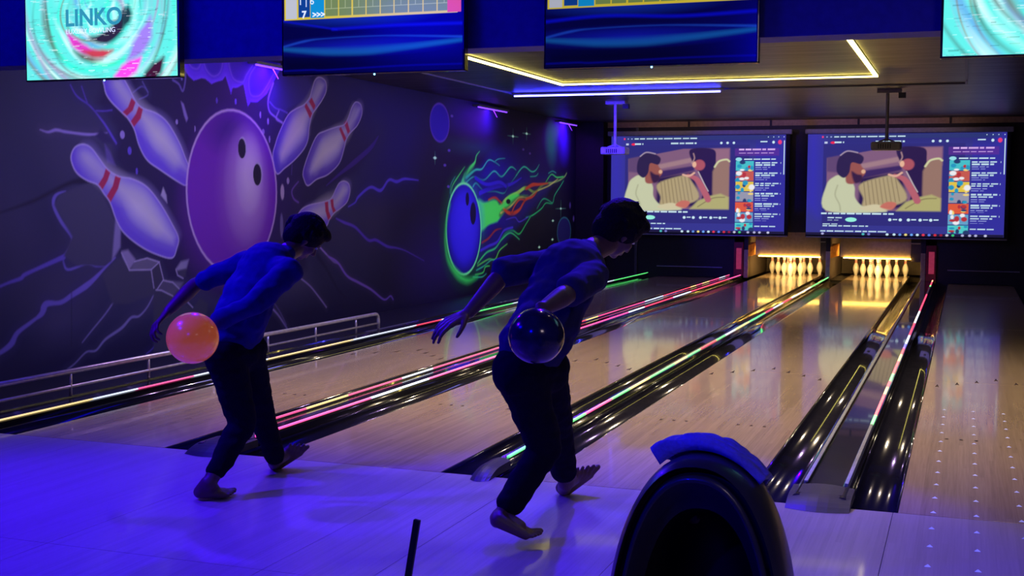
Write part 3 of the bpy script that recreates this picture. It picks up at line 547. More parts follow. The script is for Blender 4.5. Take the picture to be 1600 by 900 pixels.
def red_box(x0, x1, lab):
    t = thing('red_light_panel', ((x0 + x1) / 2, YB, .0), lab, 'light panel')
    boxo('housing', (x0, YB - .05, .04), (x1, YB + .02, .66), mat('red_housing', (.25, .01, .03), .4), t)
    boxo('lit_face', (x0 + .045, YB - .056, .16), (x1 - .03, YB - .05, .55), mat('red_face', (.5, .1, .15), .4, emit=(.8, .06, .13), es=.28), t)
red_box(-4.03, -3.86, 'upright red lit panel left of the left pin set'); red_box(-.64, -.47, 'upright red lit panel right of the right pin set')

# pins
pinw = mat('pin_white', (.82, .80, .74), .25, coat=.5, var=.03); pinr = mat('pin_red', (.7, .03, .03), .35)
PROF = [(.0255, 0), (.0286, .004), (.0286, .012), (.0358, .04), (.0500, .075), (.0605, .114), (.0590, .145), (.0495, .184), (.0365, .215), (.0270, .238), (.0235, .255), (.0228, .264), (.0240, .285), (.0272, .311), (.0318, .335), (.0322, .352), (.0285, .368), (.0180, .378), (.004, .381)]
def pin():
    t = thing('bowling_pin', (0, 0, 0), 'x', 'bowling pin')
    bm = bmesh.new(); lathe(bm, PROF, 22); bmo('pin_body', bm, pinw, t, smooth=True, loc=(0, 0, 0))
    for z in (.243, .27):
        bm = bmesh.new(); r = .0262 if z < .25 else .0245; r2 = .0245 if z < .25 else .0252; lathe(bm, [(r + .0006, z), (r2 + .0008, z + .012)], 22); bmo('neck_stripe', bm, pinr, t, loc=(0, 0, 0), smooth=False)['label'] = 'red neck stripe'
    return t
p0 = pin(); first = True
spots = [(0, 0, 'head pin at the front centre'), (-.1524, .264, 'second row, left pin'), (.1524, .264, 'second row, right pin'), (-.3048, .528, 'third row, left pin'), (0, .528, 'third row, middle pin'), (.3048, .528, 'third row, right pin'),
         (-.4572, .792, 'back row, leftmost pin'), (-.1524, .792, 'back row, second pin from left'), (.1524, .792, 'back row, second pin from right'), (.4572, .792, 'back row, rightmost pin')]
for xc, nm in ((-3.115, 'left'), (-1.515, 'right')):
    for dx, dy, l in spots:
        o = p0 if first else copy_tree(p0); first = False
        o.location = (xc + dx, 18.02 + dy, 0.0005); o['label'] = 'white bowling pin of the %s lit set, %s' % (nm, l); o['group'] = 'pins of the %s lit set' % nm

# screens
def screen_picture():
    c = Canvas(np.linspace(0, 1.7, 440), np.linspace(0, 1, 250), (58, 58, 150)); w2 = (205, 235, 245)
    c.rect(0, .03, 1.7, 1.01, (54, 54, 140)); c.poly([(0, .3), (.1, .2), (.1, 1), (0, 1)], (52, 44, 190), .15, .7); c.rect(1.42, .03, 1.7, 1, (48, 40, 170), .5)
    c.rect(.14, .10, 1.36, .90, (44, 40, 112), .7)
    c.poly([(.2, 1.1), (1.6, 1.1), (1.6, .9), (.2, .84)], (44, 44, 124), .06, .6)
    # video picture: two people facing one another by a striped cushion
    X0, X1, Y0, Y1 = .175, 1.17, .245, .865
    def v(p): return [(X0 + (X1 - X0) * a, Y0 + (Y1 - Y0) * b_) for a, b_ in p]
    c.poly(v([(0, -.03), (1, .02), (1, 1.0), (.55, 1.0), (.0, .83)]), (128, 92, 124), .01)
    c.poly(v([(.3, .66), (.65, .78), (.65, .86), (.3, .74)]), (160, 124, 134), .02); c.poly(v([(.28, .5), (.66, .64), (.66, .72), (.28, .62)]), (60, 40, 96), .02)
    c.poly(v([(.0, .62), (.12, .6), (.12, .88), (0, .84)]), (96, 70, 112), .02); c.poly(v([(.74, .99), (1, 1), (1, .72), (.86, .74)]), (146, 104, 126), .03)
    c.poly(v([(.28, .0), (.72, .05), (.66, .62), (.3, .52)]), (46, 30, 78), .03)
    c.poly(v([(.30, .42), (.56, .56), (.62, .50), (.70, .16), (.35, .02), (.33, .2)]), (176, 158, 120), .02, smooth=True)
    for k in range(9): c.stroke(v([(.33 + k * .034, .46 + k * .011), (.36 + k * .036, .06 + k * .012)]), .008, (128, 112, 84), .008, .8)
    c.poly(v([(.0, .0), (.0, .40), (.07, .54), (.13, .56), (.2, .5), (.25, .38), (.26, .2), (.34, .06), (.5, .03), (.5, -.02)]), (196, 200, 166), .015, smooth=True); c.stroke(v([(.1, .4), (.08, .25), (.12, .1), (.13, 0)]), .01, (150, 150, 120), .015, .7)
    c.poly(v([(.17, .48), (.19, .8), (.27, .8), (.31, .7), (.345, .62), (.32, .54), (.27, .46), (.22, .42)]), (150, 84, 78), .015, smooth=True)
    c.poly(v([(.09, .62), (.1, .82), (.17, .93), (.27, .91), (.325, .84), (.30, .74), (.22, .76), (.2, .6), (.15, .52)]), (46, 34, 76), .012, smooth=True)
    c.poly(v([(.22, .62), (.25, .44), (.31, .47), (.315, .56), (.27, .58)]), (56, 32, 66), .02, smooth=True); c.stroke(v([(.12, .88), (.18, .945), (.27, .92)]), .012, (170, 150, 170), .01, .9); c.ell(v([(.325, .62)])[0], .018, .02, (220, 170, 140), .6)
    c.poly(v([(.62, .99), (.84, .99), (.87, .8), (.86, .4), (.88, .14), (.74, .12), (.76, .4), (.70, .62), (.64, .78)]), (44, 28, 74), .012, smooth=True)
    c.ell(v([(.71, .73)])[0], .055, .055, (170, 84, 96), .3); c.ell(v([(.66, .74)])[0], .02, .03, (230, 180, 150), .5); c.stroke(v([(.65, .92), (.66, .84), (.635, .76)]), .012, (190, 150, 150), .01, .7)
    c.poly(v([(.84, .62), (.88, .76), (.96, .82), (1.0, .78), (1, .02), (.85, .02), (.84, .3)]), (150, 116, 104), .02); c.stroke(v([(.86, .7), (.9, .79), (.97, .82), (1, .79)]), .018, (206, 206, 160), .012)
    c.poly(v([(.62, -.0), (.7, .14), (.82, .22), (.92, .26), (1, .2), (1, 0)]), (176, 170, 112), .02); c.stroke(v([(.7, .04), (.84, .18), (.96, .2)]), .01, (120, 108, 74), .01, .8)
    c.stroke(v([(.60, .56), (.68, .5), (.74, .36), (.80, .16)]), [.03, .05, .06, .06], (180, 96, 110), .012); c.stroke(v([(.55, .57), (.61, .55), (.66, .6)]), .02, (220, 170, 150), .01); c.stroke(v([(.7, .62), (.76, .42), (.8, .3)]), .008, (220, 210, 210), .01, .8)
    c.poly(v([(.3, .04), (.42, .1), (.5, .08), (.58, .03), (.4, -.01)]), (206, 196, 160), .015, smooth=True); c.poly(v([(.48, .06), (.54, .14), (.62, .12), (.58, .02)]), (196, 110, 96), .015, smooth=True)
    # title bar, controls and side column written in small dashes
    rs = random.Random(3)
    def words_(x, y, L, h, col=w2, a=.95):
        e = x + L
        while x < e - .01:
            wl = min(rs.uniform(.03, .085), e - x); c.rect(x, y, x + wl, y + h, col, a * rs.uniform(.75, 1)); x += wl + .012
    c.rect(.13, .955, 1.66, .995, (40, 60, 110), .5); c.rect(.125, .962, .142, .98, (230, 60, 120)); c.rect(.165, .964, .178, .978, (150, 160, 220)); c.rect(.2, .966, .215, .978, (150, 160, 220)); words_(.235, .964, .62, .014)
    c.rect(.15, .905, .175, .925, (190, 200, 230)); c.ell((.225, .915), .022, .012, (240, 40, 80), .3); words_(.24, .908, .085, .016); words_(.60, .915, .25, .015)
    for x in (1.09, 1.15, 1.21): c.ell((x, .922), .012, .012, w2, .3)
    words_(1.46, .925, .07, .014); c.ell((1.585, .925), .012, .014, w2, .3); c.ell((1.645, .925), .018, .022, (235, 60, 120), .2)
    for x in (1.53, 1.58, 1.63, 1.68): c.rect(x, .975, x + .008, .983, w2)
    c.rect(1.22, .79, 1.64, .865, (96, 46, 150), .6); words_(1.26, .845, .34, .016, (230, 190, 250)); words_(1.26, .812, .33, .010, (200, 160, 230))
    c.ell((1.26, .755), .03, .018, (150, 220, 230), .2); words_(1.31, .748, .30, .014)
    c.rect(1.682, .60, 1.692, .94, w2)
    cols = [(70, 190, 200), (196, 90, 80), (225, 195, 70), (150, 150, 170), (220, 90, 60), (100, 160, 200), (80, 200, 200)]
    for k in range(7):
        y1 = .735 - k * .104; y0 = max(.035, y1 - .096); c.rect(1.235, y0, 1.405, y1, cols[k])
        for j in range(7): c.ell((rs.uniform(1.25, 1.39), rs.uniform(y0, y1)), rs.uniform(.012, .03), rs.uniform(.01, .03), rs.choice([(40, 60, 110), (235, 235, 240), (40, 150, 190), (180, 50, 60), (240, 210, 120)]), .3, .8)
        if k == 6: words_(1.42, .07, .2, .012); break
        words_(1.42, y1 - .022, .22, .013); words_(1.42, y1 - .045, .18, .013); words_(1.42, y1 - .066, .14, .008, (160, 170, 230)); words_(1.42, y1 - .086, .11, .007, (140, 150, 220)); c.rect(1.655, y1 - .025, 1.66, y1 - .01, w2)
    words_(.135, .205, .66, .018); c.ell((.40, .155), .05, .022, (150, 240, 220), .12); words_(.19, .165, .15, .012); words_(.19, .145, .1, .007)
    for k, x in enumerate((.74, .83, .90, 1.0, 1.09)): c.ell((x, .158), .014, .014, w2, .3); words_(x + .025, .153, .04 if k != 1 else .0, .012)
    words_(.15, .105, .13, .010); words_(.15, .085, .4, .012); words_(.13, .035, .58, .012)
    c.rect(0, 0, 1.7, .028, (28, 24, 60)); 
    for k, (x, q) in enumerate(((.51, (80, 190, 190)), (.56, (120, 120, 200)), (.72, w2), (.78, w2), (.83, (100, 150, 230)), (.88, (240, 220, 130)), (.93, (110, 170, 250)), (.98, w2), (1.03, (230, 60, 80)), (1.08, (90, 130, 240)), (1.13, (210, 50, 60)), (1.18, (150, 30, 60)), (1.23, (200, 200, 220)), (1.28, (60, 200, 120)), (1.36, (180, 180, 220)), (1.42, (180, 180, 220)), (1.47, (180, 180, 220)), (1.55, (200, 200, 230)), (.15, (170, 170, 220)))): c.ell((x, .014), .013, .011, q, .3, .9)
    return c
scr = screen_picture()
for k, (xl, xr, xa, xb) in enumerate(((-6.36, -3.10, -6.43, -2.99), (-2.71, .615, -2.76, .72))):
    t = thing('projection_screen', ((xl + xr) / 2, 16.9, 2.7), ('left projection screen, partly behind the right bowler, showing a paused video' if k == 0 else 'right projection screen behind the hanging projector, showing a paused video'), 'projection screen', 'projection screens')
    boxo('roller_case', (xa, 16.84, 2.63), (xb, 16.96, 2.72), mat('case_grey', (.30, .30, .42), .4), t, .02); boxo('weight_bar', (xa + .05, 16.87, .775), (xb - .05, 16.9, .80), mat('bar_grey', (.35, .34, .5), .35, metal=.4), t)
    sm = MATS.get('screen_lit') or paint_mat('screen_lit', 'paint', .6, lit=1.0); MATS['screen_lit'] = sm
    if k == 0: so = scr.mesh('screen_picture', lambda U, W: xyz(-(xr - xl) / 2 + U / 1.7 * (xr - xl), np.full_like(U, -.022), .825 - 2.7 + W * 1.80), sm, t); so.location = (0, 0, 0); sw = xr - xl
    else: so2 = so.copy(); COL.objects.link(so2); so2.parent = t; so2.scale = ((xr - xl) / sw, 1, 1)
    for bx in (xa + .2, xb - .24): boxo('wall_bracket', (bx, 16.95, 2.64), (bx + .04, YB, 2.70), dkp, t)
    boxo('screen_fabric', (xa + .04, 16.893, .79), (xb - .04, 16.897, 2.66), mat('fabric_black', (.015, .014, .03), .8), t, 0)
# projectors on ceiling poles
def projector(x, y, z, m, lab, w=.38):
    t = thing('projector', (x, y, ZC), lab, 'projector')
    bm = bmesh.new(); tube(bm, [(x, y, ZC - .03), (x, y, z + .07)], .022, 14); bmo('ceiling_pole', bm, m, t); boxo('ceiling_plate', (x - .13, y - .1, ZC - .05), (x + .17, y + .1, ZC), m, t)
    boxo('power_socket', (x + .14, y - .12, ZC - .12), (x + .23, y - .04, ZC - .05), mat('socket_dark', (.03, .03, .04), .5), t)
    bm = bmesh.new()
    for a in (-.1, .1): tube(bm, [(x, y, z + .1), (x + a, y - .05, z + .06)], .01, 8); tube(bm, [(x, y, z + .1), (x + a, y + .09, z + .06)], .01, 8)
    bmo('bracket', bm, m, t)
    b = boxo('projector_body', (x - w / 2, y - .14, z - .05), (x + w / 2, y + .14, z + .06), m, t, .025)
    bm = bmesh.new(); lathe(bm, [(.04, 0), (.042, .03), (.03, .035)], 18); bmesh.ops.rotate(bm, verts=bm.verts, matrix=Matrix.Rotation(-PI / 2, 3, 'X')); bmesh.ops.translate(bm, verts=bm.verts, vec=(x + .11, y + .14, z)); bmo('lens', bm, mat('lens_glass', (.02, .02, .05), .05), t)
    bm = bmesh.new()
    for k in range(6): box(bm, (x - .1 + k * .03, y - .145, z - .03), (x - .085 + k * .03, y - .139, z + .03))
    bmo('vent_grille', bm, mat('socket_dark', (.03, .03, .04), .5), t)
projector(-4.95, 12.0, 2.16, mat('projector_white', (.75, .75, .85), .4), 'ceiling projector glowing blue left of the left screen')
projector(-1.01, 11.05, 2.16, mat('projector_grey', (.20, .17, .2), .4), 'dark ceiling projector hanging before the right screen')
spot('blue_projector_spot', (-5.7, 10.3, 2.6), (-4.95, 12.0, 2.3), (.03, .0, 1), 330, 40, .03)

# ceiling LED lines
yl = mat('yellow_led', (.9, .85, .4), .4, emit=(1, .80, .16), es=10); yb = mat('yellow_led_broad', (.9, .85, .4), .4, emit=(1, .84, .18), es=13); bl = mat('blue_led', (.4, .4, 1), .4, emit=(.11, .11, 1), es=16); chan = mat('led_channel', (.2, .2, .22), .4, metal=.5)
t = thing('ceiling_light_line', (-2.9, 8.95, ZC), 'yellow U-shaped LED line on the dark ceiling', 'ceiling light')
boxo('left_arm', (-4.835, 2.2, ZC - .030), (-4.795, 9.0, ZC - .012), yb, t, .002); boxo('cross_arm', (-4.81, 8.95, ZC - .030), (-1.0, 8.968, ZC - .012), yl, t, .002); boxo('right_arm', (-1.04, 2.2, ZC - .030), (-1.0, 8.95, ZC - .012), yb, t, .002)
bm = bmesh.new(); box(bm, (-4.84, 2.2, ZC - .012), (-4.79, 9.0, ZC)); box(bm, (-4.81, 8.945, ZC - .012), (-1.0, 8.973, ZC)); box(bm, (-1.045, 2.2, ZC - .012), (-.995, 8.945, ZC)); bmo('channel', bm, chan, t)
t = thing('ceiling_light_line', (-4.5, 10.2, ZC), 'straight blue LED line on the ceiling behind the yellow line', 'ceiling light')
bm = bmesh.new(); tube(bm, [(-5.9, 10.2, ZC - .045), (-3.05, 10.2, ZC - .045)], .011, 10); bmo('tube', bm, bl, t); boxo('channel', (-5.95, 10.18, ZC - .03), (-3.0, 10.22, ZC), chan, t)
area('blue_line_glow', (-4.5, 10.2, ZC - .09), (-4.5, 10.2, 5), (.0, .0, 1), 30, 2.8, .03)
bc_ = mat('blacklight_tube', (.3, .2, .9), .4, emit=(.16, .04, 1), es=2.4)
for k, (ya, yb_, lab) in enumerate(((5.25, 5.95, 'blacklight bar at the wall top, nearest, above the purple ball mural'), (11.5, 12.8, 'blacklight bar at the wall top above the flaming ball mural'), (15.5, 16.6, 'blacklight bar at the wall top nearest the back corner'))):
    t = thing('blacklight_bar', (-6.96, (ya + yb_) / 2, 2.83), lab, 'wall light', 'blacklight bars'); boxo('housing', (-7.04, ya, 2.83), (-6.93, yb_, 2.86), chan, t)
    bm = bmesh.new(); tube(bm, [(-6.96, ya + .03, 2.82), (-6.96, yb_ - .03, 2.82)], .010, 10); bmo('tube', bm, bc_, t)
    bm = bmesh.new(); tube(bm, [(-6.96, (ya + yb_) / 2, 2.82), (-6.9, (ya + yb_) / 2 + .02, 2.70)], .008, 8); bmo('stem', bm, chan, t)
    area('blacklight_glow', (-6.80, (ya + yb_) / 2, 2.74), (-7.05, (ya + yb_) / 2, 2.2), (.20, .02, 1), (11, 14, 12)[k], .1, yb_ - ya)
# thin hanging wires
wire = mat('white_wire', (.8, .8, .9), .4)
bm = bmesh.new(); tube(bm, [(-.145, 1.6, 2.9), (-.035, 9.86, 2.9)][:1] + [(-.145, 1.6, 2.5)], .003, 6); bm.free()
w0 = on_plane(1512, 92, 1, 9.86); rod('hanging_wire', (w0.x, 9.86, w0.z - .0), (w0.x, 9.86, 2.885 if w0.z < 2.8 else w0.z - .3), wire, 'thin white wire hanging from the ceiling right of the yellow light line', 'wire', .007)

# ------------------------------------------------------------------ televisions
bez = mat('tv_bezel', (.006, .007, .012), .25, coat=.4)
def swirl_picture(seed, cx):
    W_, H_ = 1.22, .69; c = Canvas(np.linspace(0, W_, 330), np.linspace(0, H_, 190), (90, 220, 215)); rs = random.Random(seed)
    cy = .47; r = np.hypot(c.U - cx, (c.W - cy) * 1.0); th = np.arctan2(c.W - cy, c.U - cx)
    pal = [(20, 240, 205), (190, 250, 245), (225, 250, 255), (0, 215, 190), (140, 190, 215), (215, 252, 248), (60, 56, 50), (120, 105, 60), (40, 245, 170), (100, 150, 220), (225, 245, 250), (70, 80, 70), (170, 120, 180)]
    for k in range(150):
        r0 = rs.uniform(.05, 1.1); wd = rs.uniform(.008, .04); a0 = rs.uniform(-PI, PI); sp = rs.uniform(.4, 1.6); col = rs.choice(pal)
        d = np.abs((th - a0 + PI) % (2 * PI) - PI); wd *= (.6 if max(col) < 130 else 1.2); al = np.clip(1 - d / sp, 0, 1) * np.clip(1 - np.abs(r - r0 + .03 * np.sin(th * 3 + k)) / wd, 0, 1) * .75
        c._blend((slice(None), slice(None)), al, col, 0)
    def arc(r0, a0, a1, wd, col, al=.9):
        c.stroke([(cx + r0 * math.cos(a), cy + r0 * math.sin(a)) for a in np.linspace(a0, a1, 9)], [wd * .2, wd, wd, wd * .2], col, .03, al)
    arc(.21, -1.9, -.1, .09, (40, 34, 60)); arc(.30, -2.6, -1.6, .07, (210, 60, 190)); arc(.31, -2.0, -1.2, .06, (190, 60, 80)); arc(.35, -2.2, -1.5, .05, (90, 60, 60), .7); arc(.45, -3.3, -2.3, .05, (90, 90, 60), .5)
    arc(.48, -1.3, -.8, .10, (235, 70, 220)); arc(.42, -1.0, -.2, .12, (150, 120, 225), .7); arc(.62, -1.0, -.6, .1, (60, 20, 50), .8); arc(.24, -.6, .0, .08, (30, 60, 70), .8)
    for _ in range(520):
        y = rs.uniform(0, H_); x = rs.uniform(0, W_); L = rs.uniform(.01, .07); c.rect(x, y, x + L, y + .0045, rs.choice([(230, 255, 255), (30, 90, 100), (30, 60, 60), (240, 240, 255), (90, 60, 110)]), rs.uniform(.15, .45))
    return c
def score_picture(right):
    W_, H_ = 1.22, .69; c = Canvas(np.linspace(0, W_, 330), np.linspace(0, H_, 190), (4, 4, 70))
    c.poly([(0, 0), (W_, 0), (W_, .1), (0, .1)], (3, 3, 40), .1); c.ell((.5, .34), .4, .05, (16, 44, 170), 1.0, .8)
    if right: c.stroke([(0, .262), (.35, .282), (.8, .262), (W_, .272)], .012, (10, 16, 235), .02)
    else: c.stroke([(0, .33), (.35, .27), (.36, .268)], .008, (14, 20, 220), .014); c.stroke([(.35, .268), (.8, .275), (W_, .27)], .012, (14, 20, 235), .02)
    a = .0 if right else 0
    c.stroke([(0, .17), (.15, .2), (.3, .212), (.7, .215), (W_, .19)], [.01, .012, .002, .002, .012], (30, 80, 210), .012, .9)
    c.poly([(0, .155), (.3, .125), (.6, .12), (.9, .14), (W_, .175), (.9, .158), (.6, .152), (.3, .15)], (22, 110, 165), .03, smooth=False); c.stroke([(0, .155), (.3, .13), (.6, .125), (.9, .145), (W_, .17)], [.01, .03, .03, .02, .006], (20, 110, 170), .03, .9); c.ell((.5, .16), .5, .05, (20, 30, 200), 1, .5)
    c.stroke([(0, .02), (.2, .022), (.3, .018), (.8, .03), (W_, .03)], .008, (10, 10, 170), .01, .7)
    y0 = .335; top = .49
    c.rect(0.01, y0, W_ - .03, .69, (240, 215, 60)); c.rect(.02, y0 + .008, .10, top - .01, (210, 214, 230)); rs = random.Random(5)
    c.rect(.11, y0 + .012, .19, top - .01, (16, 70, 160)); c.rect(.195, y0 + .008, .29, .69, (20, 160, 235)); 
    for k in range(9):
        x = .30 + k * .095; c.rect(x, y0 + .012, x + .087, top - .01, (128, 150, 84)); c.rect(x, y0 + .058, x + .087, y0 + .061, (190, 205, 150)); c.rect(x + .04, y0 + .058, x + .043, top - .01, (190, 205, 150))
    c.rect(1.12, y0 + .002, W_ - .01, .69, (240, 90, 130)); c.rect(.11, top - .01, 1.12, top + .03, (40, 150, 220) if not right else (200, 180, 60)); c.rect(.01, top + .04, W_ - .03, .69, (30, 90, 190))
    return c
font_mats = {}
def lettering(txt, size, loc, m, parent, name='lettering', ext=.0004, bold=0):
    cu = bpy.data.curves.new(name, 'FONT'); cu.body = txt; cu.size = size; cu.extrude = ext; cu.offset = bold
    tmp = bpy.data.objects.new('t', cu); COL.objects.link(tmp); dg = bpy.context.evaluated_depsgraph_get(); me = bpy.data.meshes.new_from_object(tmp.evaluated_get(dg)); bpy.data.objects.remove(tmp)
    o = link(name, me, m, parent, loc); o.rotation_euler = (PI / 2, 0, 0); return o
def tv(x0, lab, cvs, lit, z0=2.238, w=1.245, h=.71, y=.93):
    t = thing('television', (x0 + w / 2, y, z0), lab, 'television', 'hanging televisions')
    boxo('tv_case', (x0, y - .0, z0), (x0 + w, y + .06, z0 + h), bez, t, .006)
    o = cvs.mesh('screen_picture', lambda U, W: xyz(U - .61, np.full_like(U, -.003), W + .011), paint_mat('tv_lit', 'paint', .2, lit=lit), t); o.location = (0, 0, 0)
    bm = bmesh.new(); bmesh.ops.create_uvsphere(bm, u_segments=10, v_segments=6, radius=.006, matrix=Matrix.Translation((x0 + w / 2 + .02, y + .01, z0 - .004))); bmo('standby_light', bm, mat('standby_blue', (.1, .2, .9), .4, emit=(.15, .5, 1), es=7), t)
    boxo('wall_bracket', (x0 + w / 2 - .2, y + .06, z0 + .2), (x0 + w / 2 + .2, 1.05, z0 + .55), mat('bracket_black', (.02, .02, .02), .5), t)
    return t
t1 = tv(-6.10, 'leftmost hanging television showing a turquoise swirl and white lettering', swirl_picture(1, .60), 1.3, z0=2.236)
lm = mat('logo_teal', (.05, .3, .3), .5, emit=srgb((50, 150, 155)), es=1.0); lw = mat('logo_white', (.8, .8, .8), .5, emit=(.8, .9, .95), es=1.0)
lettering('LINKO', .155, (-.28, -.006, .365), lm, t1, bold=.004); lettering('LUXURY BOWLING', .046, (-.275, -.006, .312), lw, t1); bm = bmesh.new(); bmesh.ops.create_circle(bm, cap_ends=True, radius=.022, segments=16); gd = bmo('logo_dot', bm, mat('logo_green', (.1, .6, .1), .5, emit=(.03, .75, .1), es=.9), t1, loc=(-.01, -.006, .425)); gd.rotation_euler = (PI / 2, 0, 0)
t2 = tv(-4.09, 'hanging television with a score table reading 1 6 over 7 on deep blue', score_picture(False), .8, z0=2.222)
lettering('1 | 6', .062, (-.50, -.006, .437), lw, t2); lettering('7', .062, (-.475, -.006, .355), lw, t2, bold=.002); lettering('>>>', .05, (-.40, -.006, .355), lw, t2, bold=.002)
tv(-2.345, 'hanging television on deep blue, centre right, only the score table edge in view', score_picture(True), .6, z0=2.214)
tv(-.155, 'rightmost hanging television showing a turquoise swirl, cut by the frame', swirl_picture(9, .72), 1.3, z0=2.206)

# ------------------------------------------------------------------ railing
steel = mat('brushed_steel', (.72, .66, .66), .28, metal=.55)
t = thing('railing', (-5.9, 3, 0), 'low polished steel railing along the foot of the mural wall', 'railing')
bm = bmesh.new(); pts = [(-5.9, -.6, .228), (-5.9, 5.90, .212)] + [(-5.9, 5.90 + .07 * math.sin(a), .142 + .07 * math.cos(a)) for a in (PI / 6, PI / 3, PI / 2)] + [(-5.9, 5.97, .051)]
tube(bm, pts, .019, 14); bmo('top_rail', bm, steel, t, smooth=True)
bm = bmesh.new(); tube(bm, [(-5.9, -.6, .118), (-5.9, 5.96, .108)], .012, 10); bmo('middle_rail', bm, steel, t, smooth=True)
for y in (1.08, 1.97, 2.85, 3.72, 4.6, 5.45, .2): bm = bmesh.new(); tube(bm, [(-5.9, y, .051), (-5.9, y, .22)], .012, 10); bmo('post', bm, steel, t, smooth=True)

# ------------------------------------------------------------------ ball return hood (foreground)
hood = mat('hood_plastic', (.026, .026, .06), .36, coat=.25, var=.1); hood_in = mat('hood_inside', (.03, .032, .05), .45)
HX, HY = -.622, -2.93
t = thing('ball_return', (HX, HY, 0), 'big dark ball return hood with an oval opening in the foreground', 'ball return')
def arch(w, h, zb, n=36, p=2.3):
    out = []
    for k in range(n + 1):
        a = PI * k / n; c, s = math.cos(a), math.sin(a)
        x = w * math.copysign(abs(c) ** (2 / p), c); z = h * abs(s) ** (2 / p); out.append((x, zb + z))
    return out
def loft(rings, m, name, close=True, smooth=True):
    bm = bmesh.new(); vr = []
    for y, pr, (dx, dz) in rings: vr.append([bm.verts.new((HX + x + dx, HY + y + (z - .6) * .0, z + dz)) for x, z in pr])
    for a, b in zip(vr, vr[1:]):
        for k in range(len(a) - 1): bm.faces.new((a[k], a[k + 1], b[k + 1], b[k]))
    if close: bm.faces.new(vr[-1])
    return bmo(name, bm, m, t, smooth=smooth)
ZB = .18
TOP = .803
outer = [(-.02, arch(.232, TOP - ZB - .012, ZB), (0, 0)), (.0, arch(.245, TOP - ZB - .002, ZB), (0, 0)), (.06, arch(.252, TOP - ZB + .004, ZB), (0, 0)), (.16, arch(.250, TOP - ZB - .002, ZB), (0, 0)), (.26, arch(.235, TOP - ZB - .03, ZB), (0, 0)), (.34, arch(.20, TOP - ZB - .08, ZB), (0, 0)), (.40, arch(.14, TOP - ZB - .16, ZB), (0, 0)), (.42, arch(.06, TOP - ZB - .26, ZB), (0, 0))]
loft(outer, hood, 'outer_shell')
loft([(-.02, arch(.232, TOP - ZB - .012, ZB), (0, 0)), (.012, arch(.226, TOP - ZB - .018, ZB), (0, 0)), (.014, arch(.218, TOP - ZB - .030, ZB), (0, 0)), (-.012, arch(.212, TOP - ZB - .034, ZB), (0, 0))], dark_seam, 'groove', False)
loft([(-.012, arch(.212, TOP - ZB - .034, ZB), (0, 0)), (-.03, arch(.205, TOP - ZB - .042, ZB), (0, 0)), (-.022, arch(.198, TOP - ZB - .052, ZB), (0, 0)), (.03, arch(.186, TOP - ZB - .10, ZB), (0, 0)), (.055, arch(.172, TOP - ZB - .135, ZB), (0, 0))], hood, 'inner_rim', False)
loft([(.055, arch(.172, TOP - ZB - .135, ZB), (0, 0)), (.12, arch(.165, TOP - ZB - .15, ZB), (0, 0)), (.26, arch(.13, TOP - ZB - .2, ZB), (0, 0)), (.30, arch(.05, TOP - ZB - .3, ZB), (0, 0))], mat('hood_cavity', (.004, .004, .008), .5), 'cavity')
bm = bmesh.new(); lathe(bm, [(.016, 0), (.018, .006), (.01, .01)], 20); bmesh.ops.rotate(bm, verts=bm.verts, matrix=Matrix.Rotation(PI / 2, 3, 'X')); bmesh.ops.translate(bm, verts=bm.verts, vec=(HX - .05, HY + .22, .60)); bmo('red_sensor', bm, mat('red_sensor', (.10, .01, .02), .3), t)['label'] = 'dim red round lens'
bm = bmesh.new(); prof = [(.17, .0), (.18, .02), (.14, .06), (.13, .15), (.20, .19), (.22, .2)]
rings = []
for r, z in prof: rings.append([bm.verts.new((HX + r * 1.1 * math.cos(a), HY + .17 + r * math.sin(a), z)) for a in np.linspace(0, 2 * PI, 28, endpoint=False)])
for a, b in zip(rings, rings[1:]):
    for k in range(28): bm.faces.new((a[k], a[(k + 1) % 28], b[(k + 1) % 28], b[k]))
bm.faces.new(rings[0][::-1]); bm.faces.new(rings[-1]); bmo('pedestal', bm, hood, t, smooth=True)
# towel draped over the hood's top
def towel():
    bm = bmesh.new(); nu, nv = 60, 26; g = []; layers = []
    for lay in (0, 1):
        g = []
        for i in range(nu + 1):
            s = i / nu; a = PI * (.63 - .30 * s)
            row = []
            for j in range(nv + 1):
                tt = j / nv; y = .085 + .16 * tt + .012 * math.sin(s * 7)
                w_ = .254 if y < .18 else .254 - (y - .18) * .2; h_ = TOP - ZB + .006 - (max(0, y - .14) ** 2) * 3.2
                c, s_ = math.cos(a), math.sin(a); x = w_ * math.copysign(abs(c) ** (2 / 2.3), c); z = ZB + h_ * abs(s_) ** (2 / 2.3)
                nrm = V((x, 0, max(.05, z - .6))).normalized()
                f = .006 * math.sin(tt * 24 + s * 6) + .004 * math.sin(tt * 47 - s * 9) + .012 * noise.noise(V((s * 5, tt * 4, 3)))
                th = .004 + (f + .014 + .026 * (1 - s) ** 1.5 if lay else 0)
                p = V((HX + x, HY + y, z)) + nrm * th; row.append(bm.verts.new(p))
            g.append(row)
        layers.append(g)
    for L, fl in ((layers[0], 0), (layers[1], 1)):
        for i in range(nu):
            for j in range(nv):
                q = (L[i][j], L[i + 1][j], L[i + 1][j + 1], L[i][j + 1]); bm.faces.new(q if fl else q[::-1])
    A, B = layers
    for i in range(nu):
        bm.faces.new((A[i][0], A[i + 1][0], B[i + 1][0], B[i][0])); bm.faces.new((A[i][nv], B[i][nv], B[i + 1][nv], A[i + 1][nv]))
    for j in range(nv):
        bm.faces.new((A[0][j], B[0][j], B[0][j + 1], A[0][j + 1])); bm.faces.new((A[nu][j], A[nu][j + 1], B[nu][j + 1], B[nu][j]))
    return bm
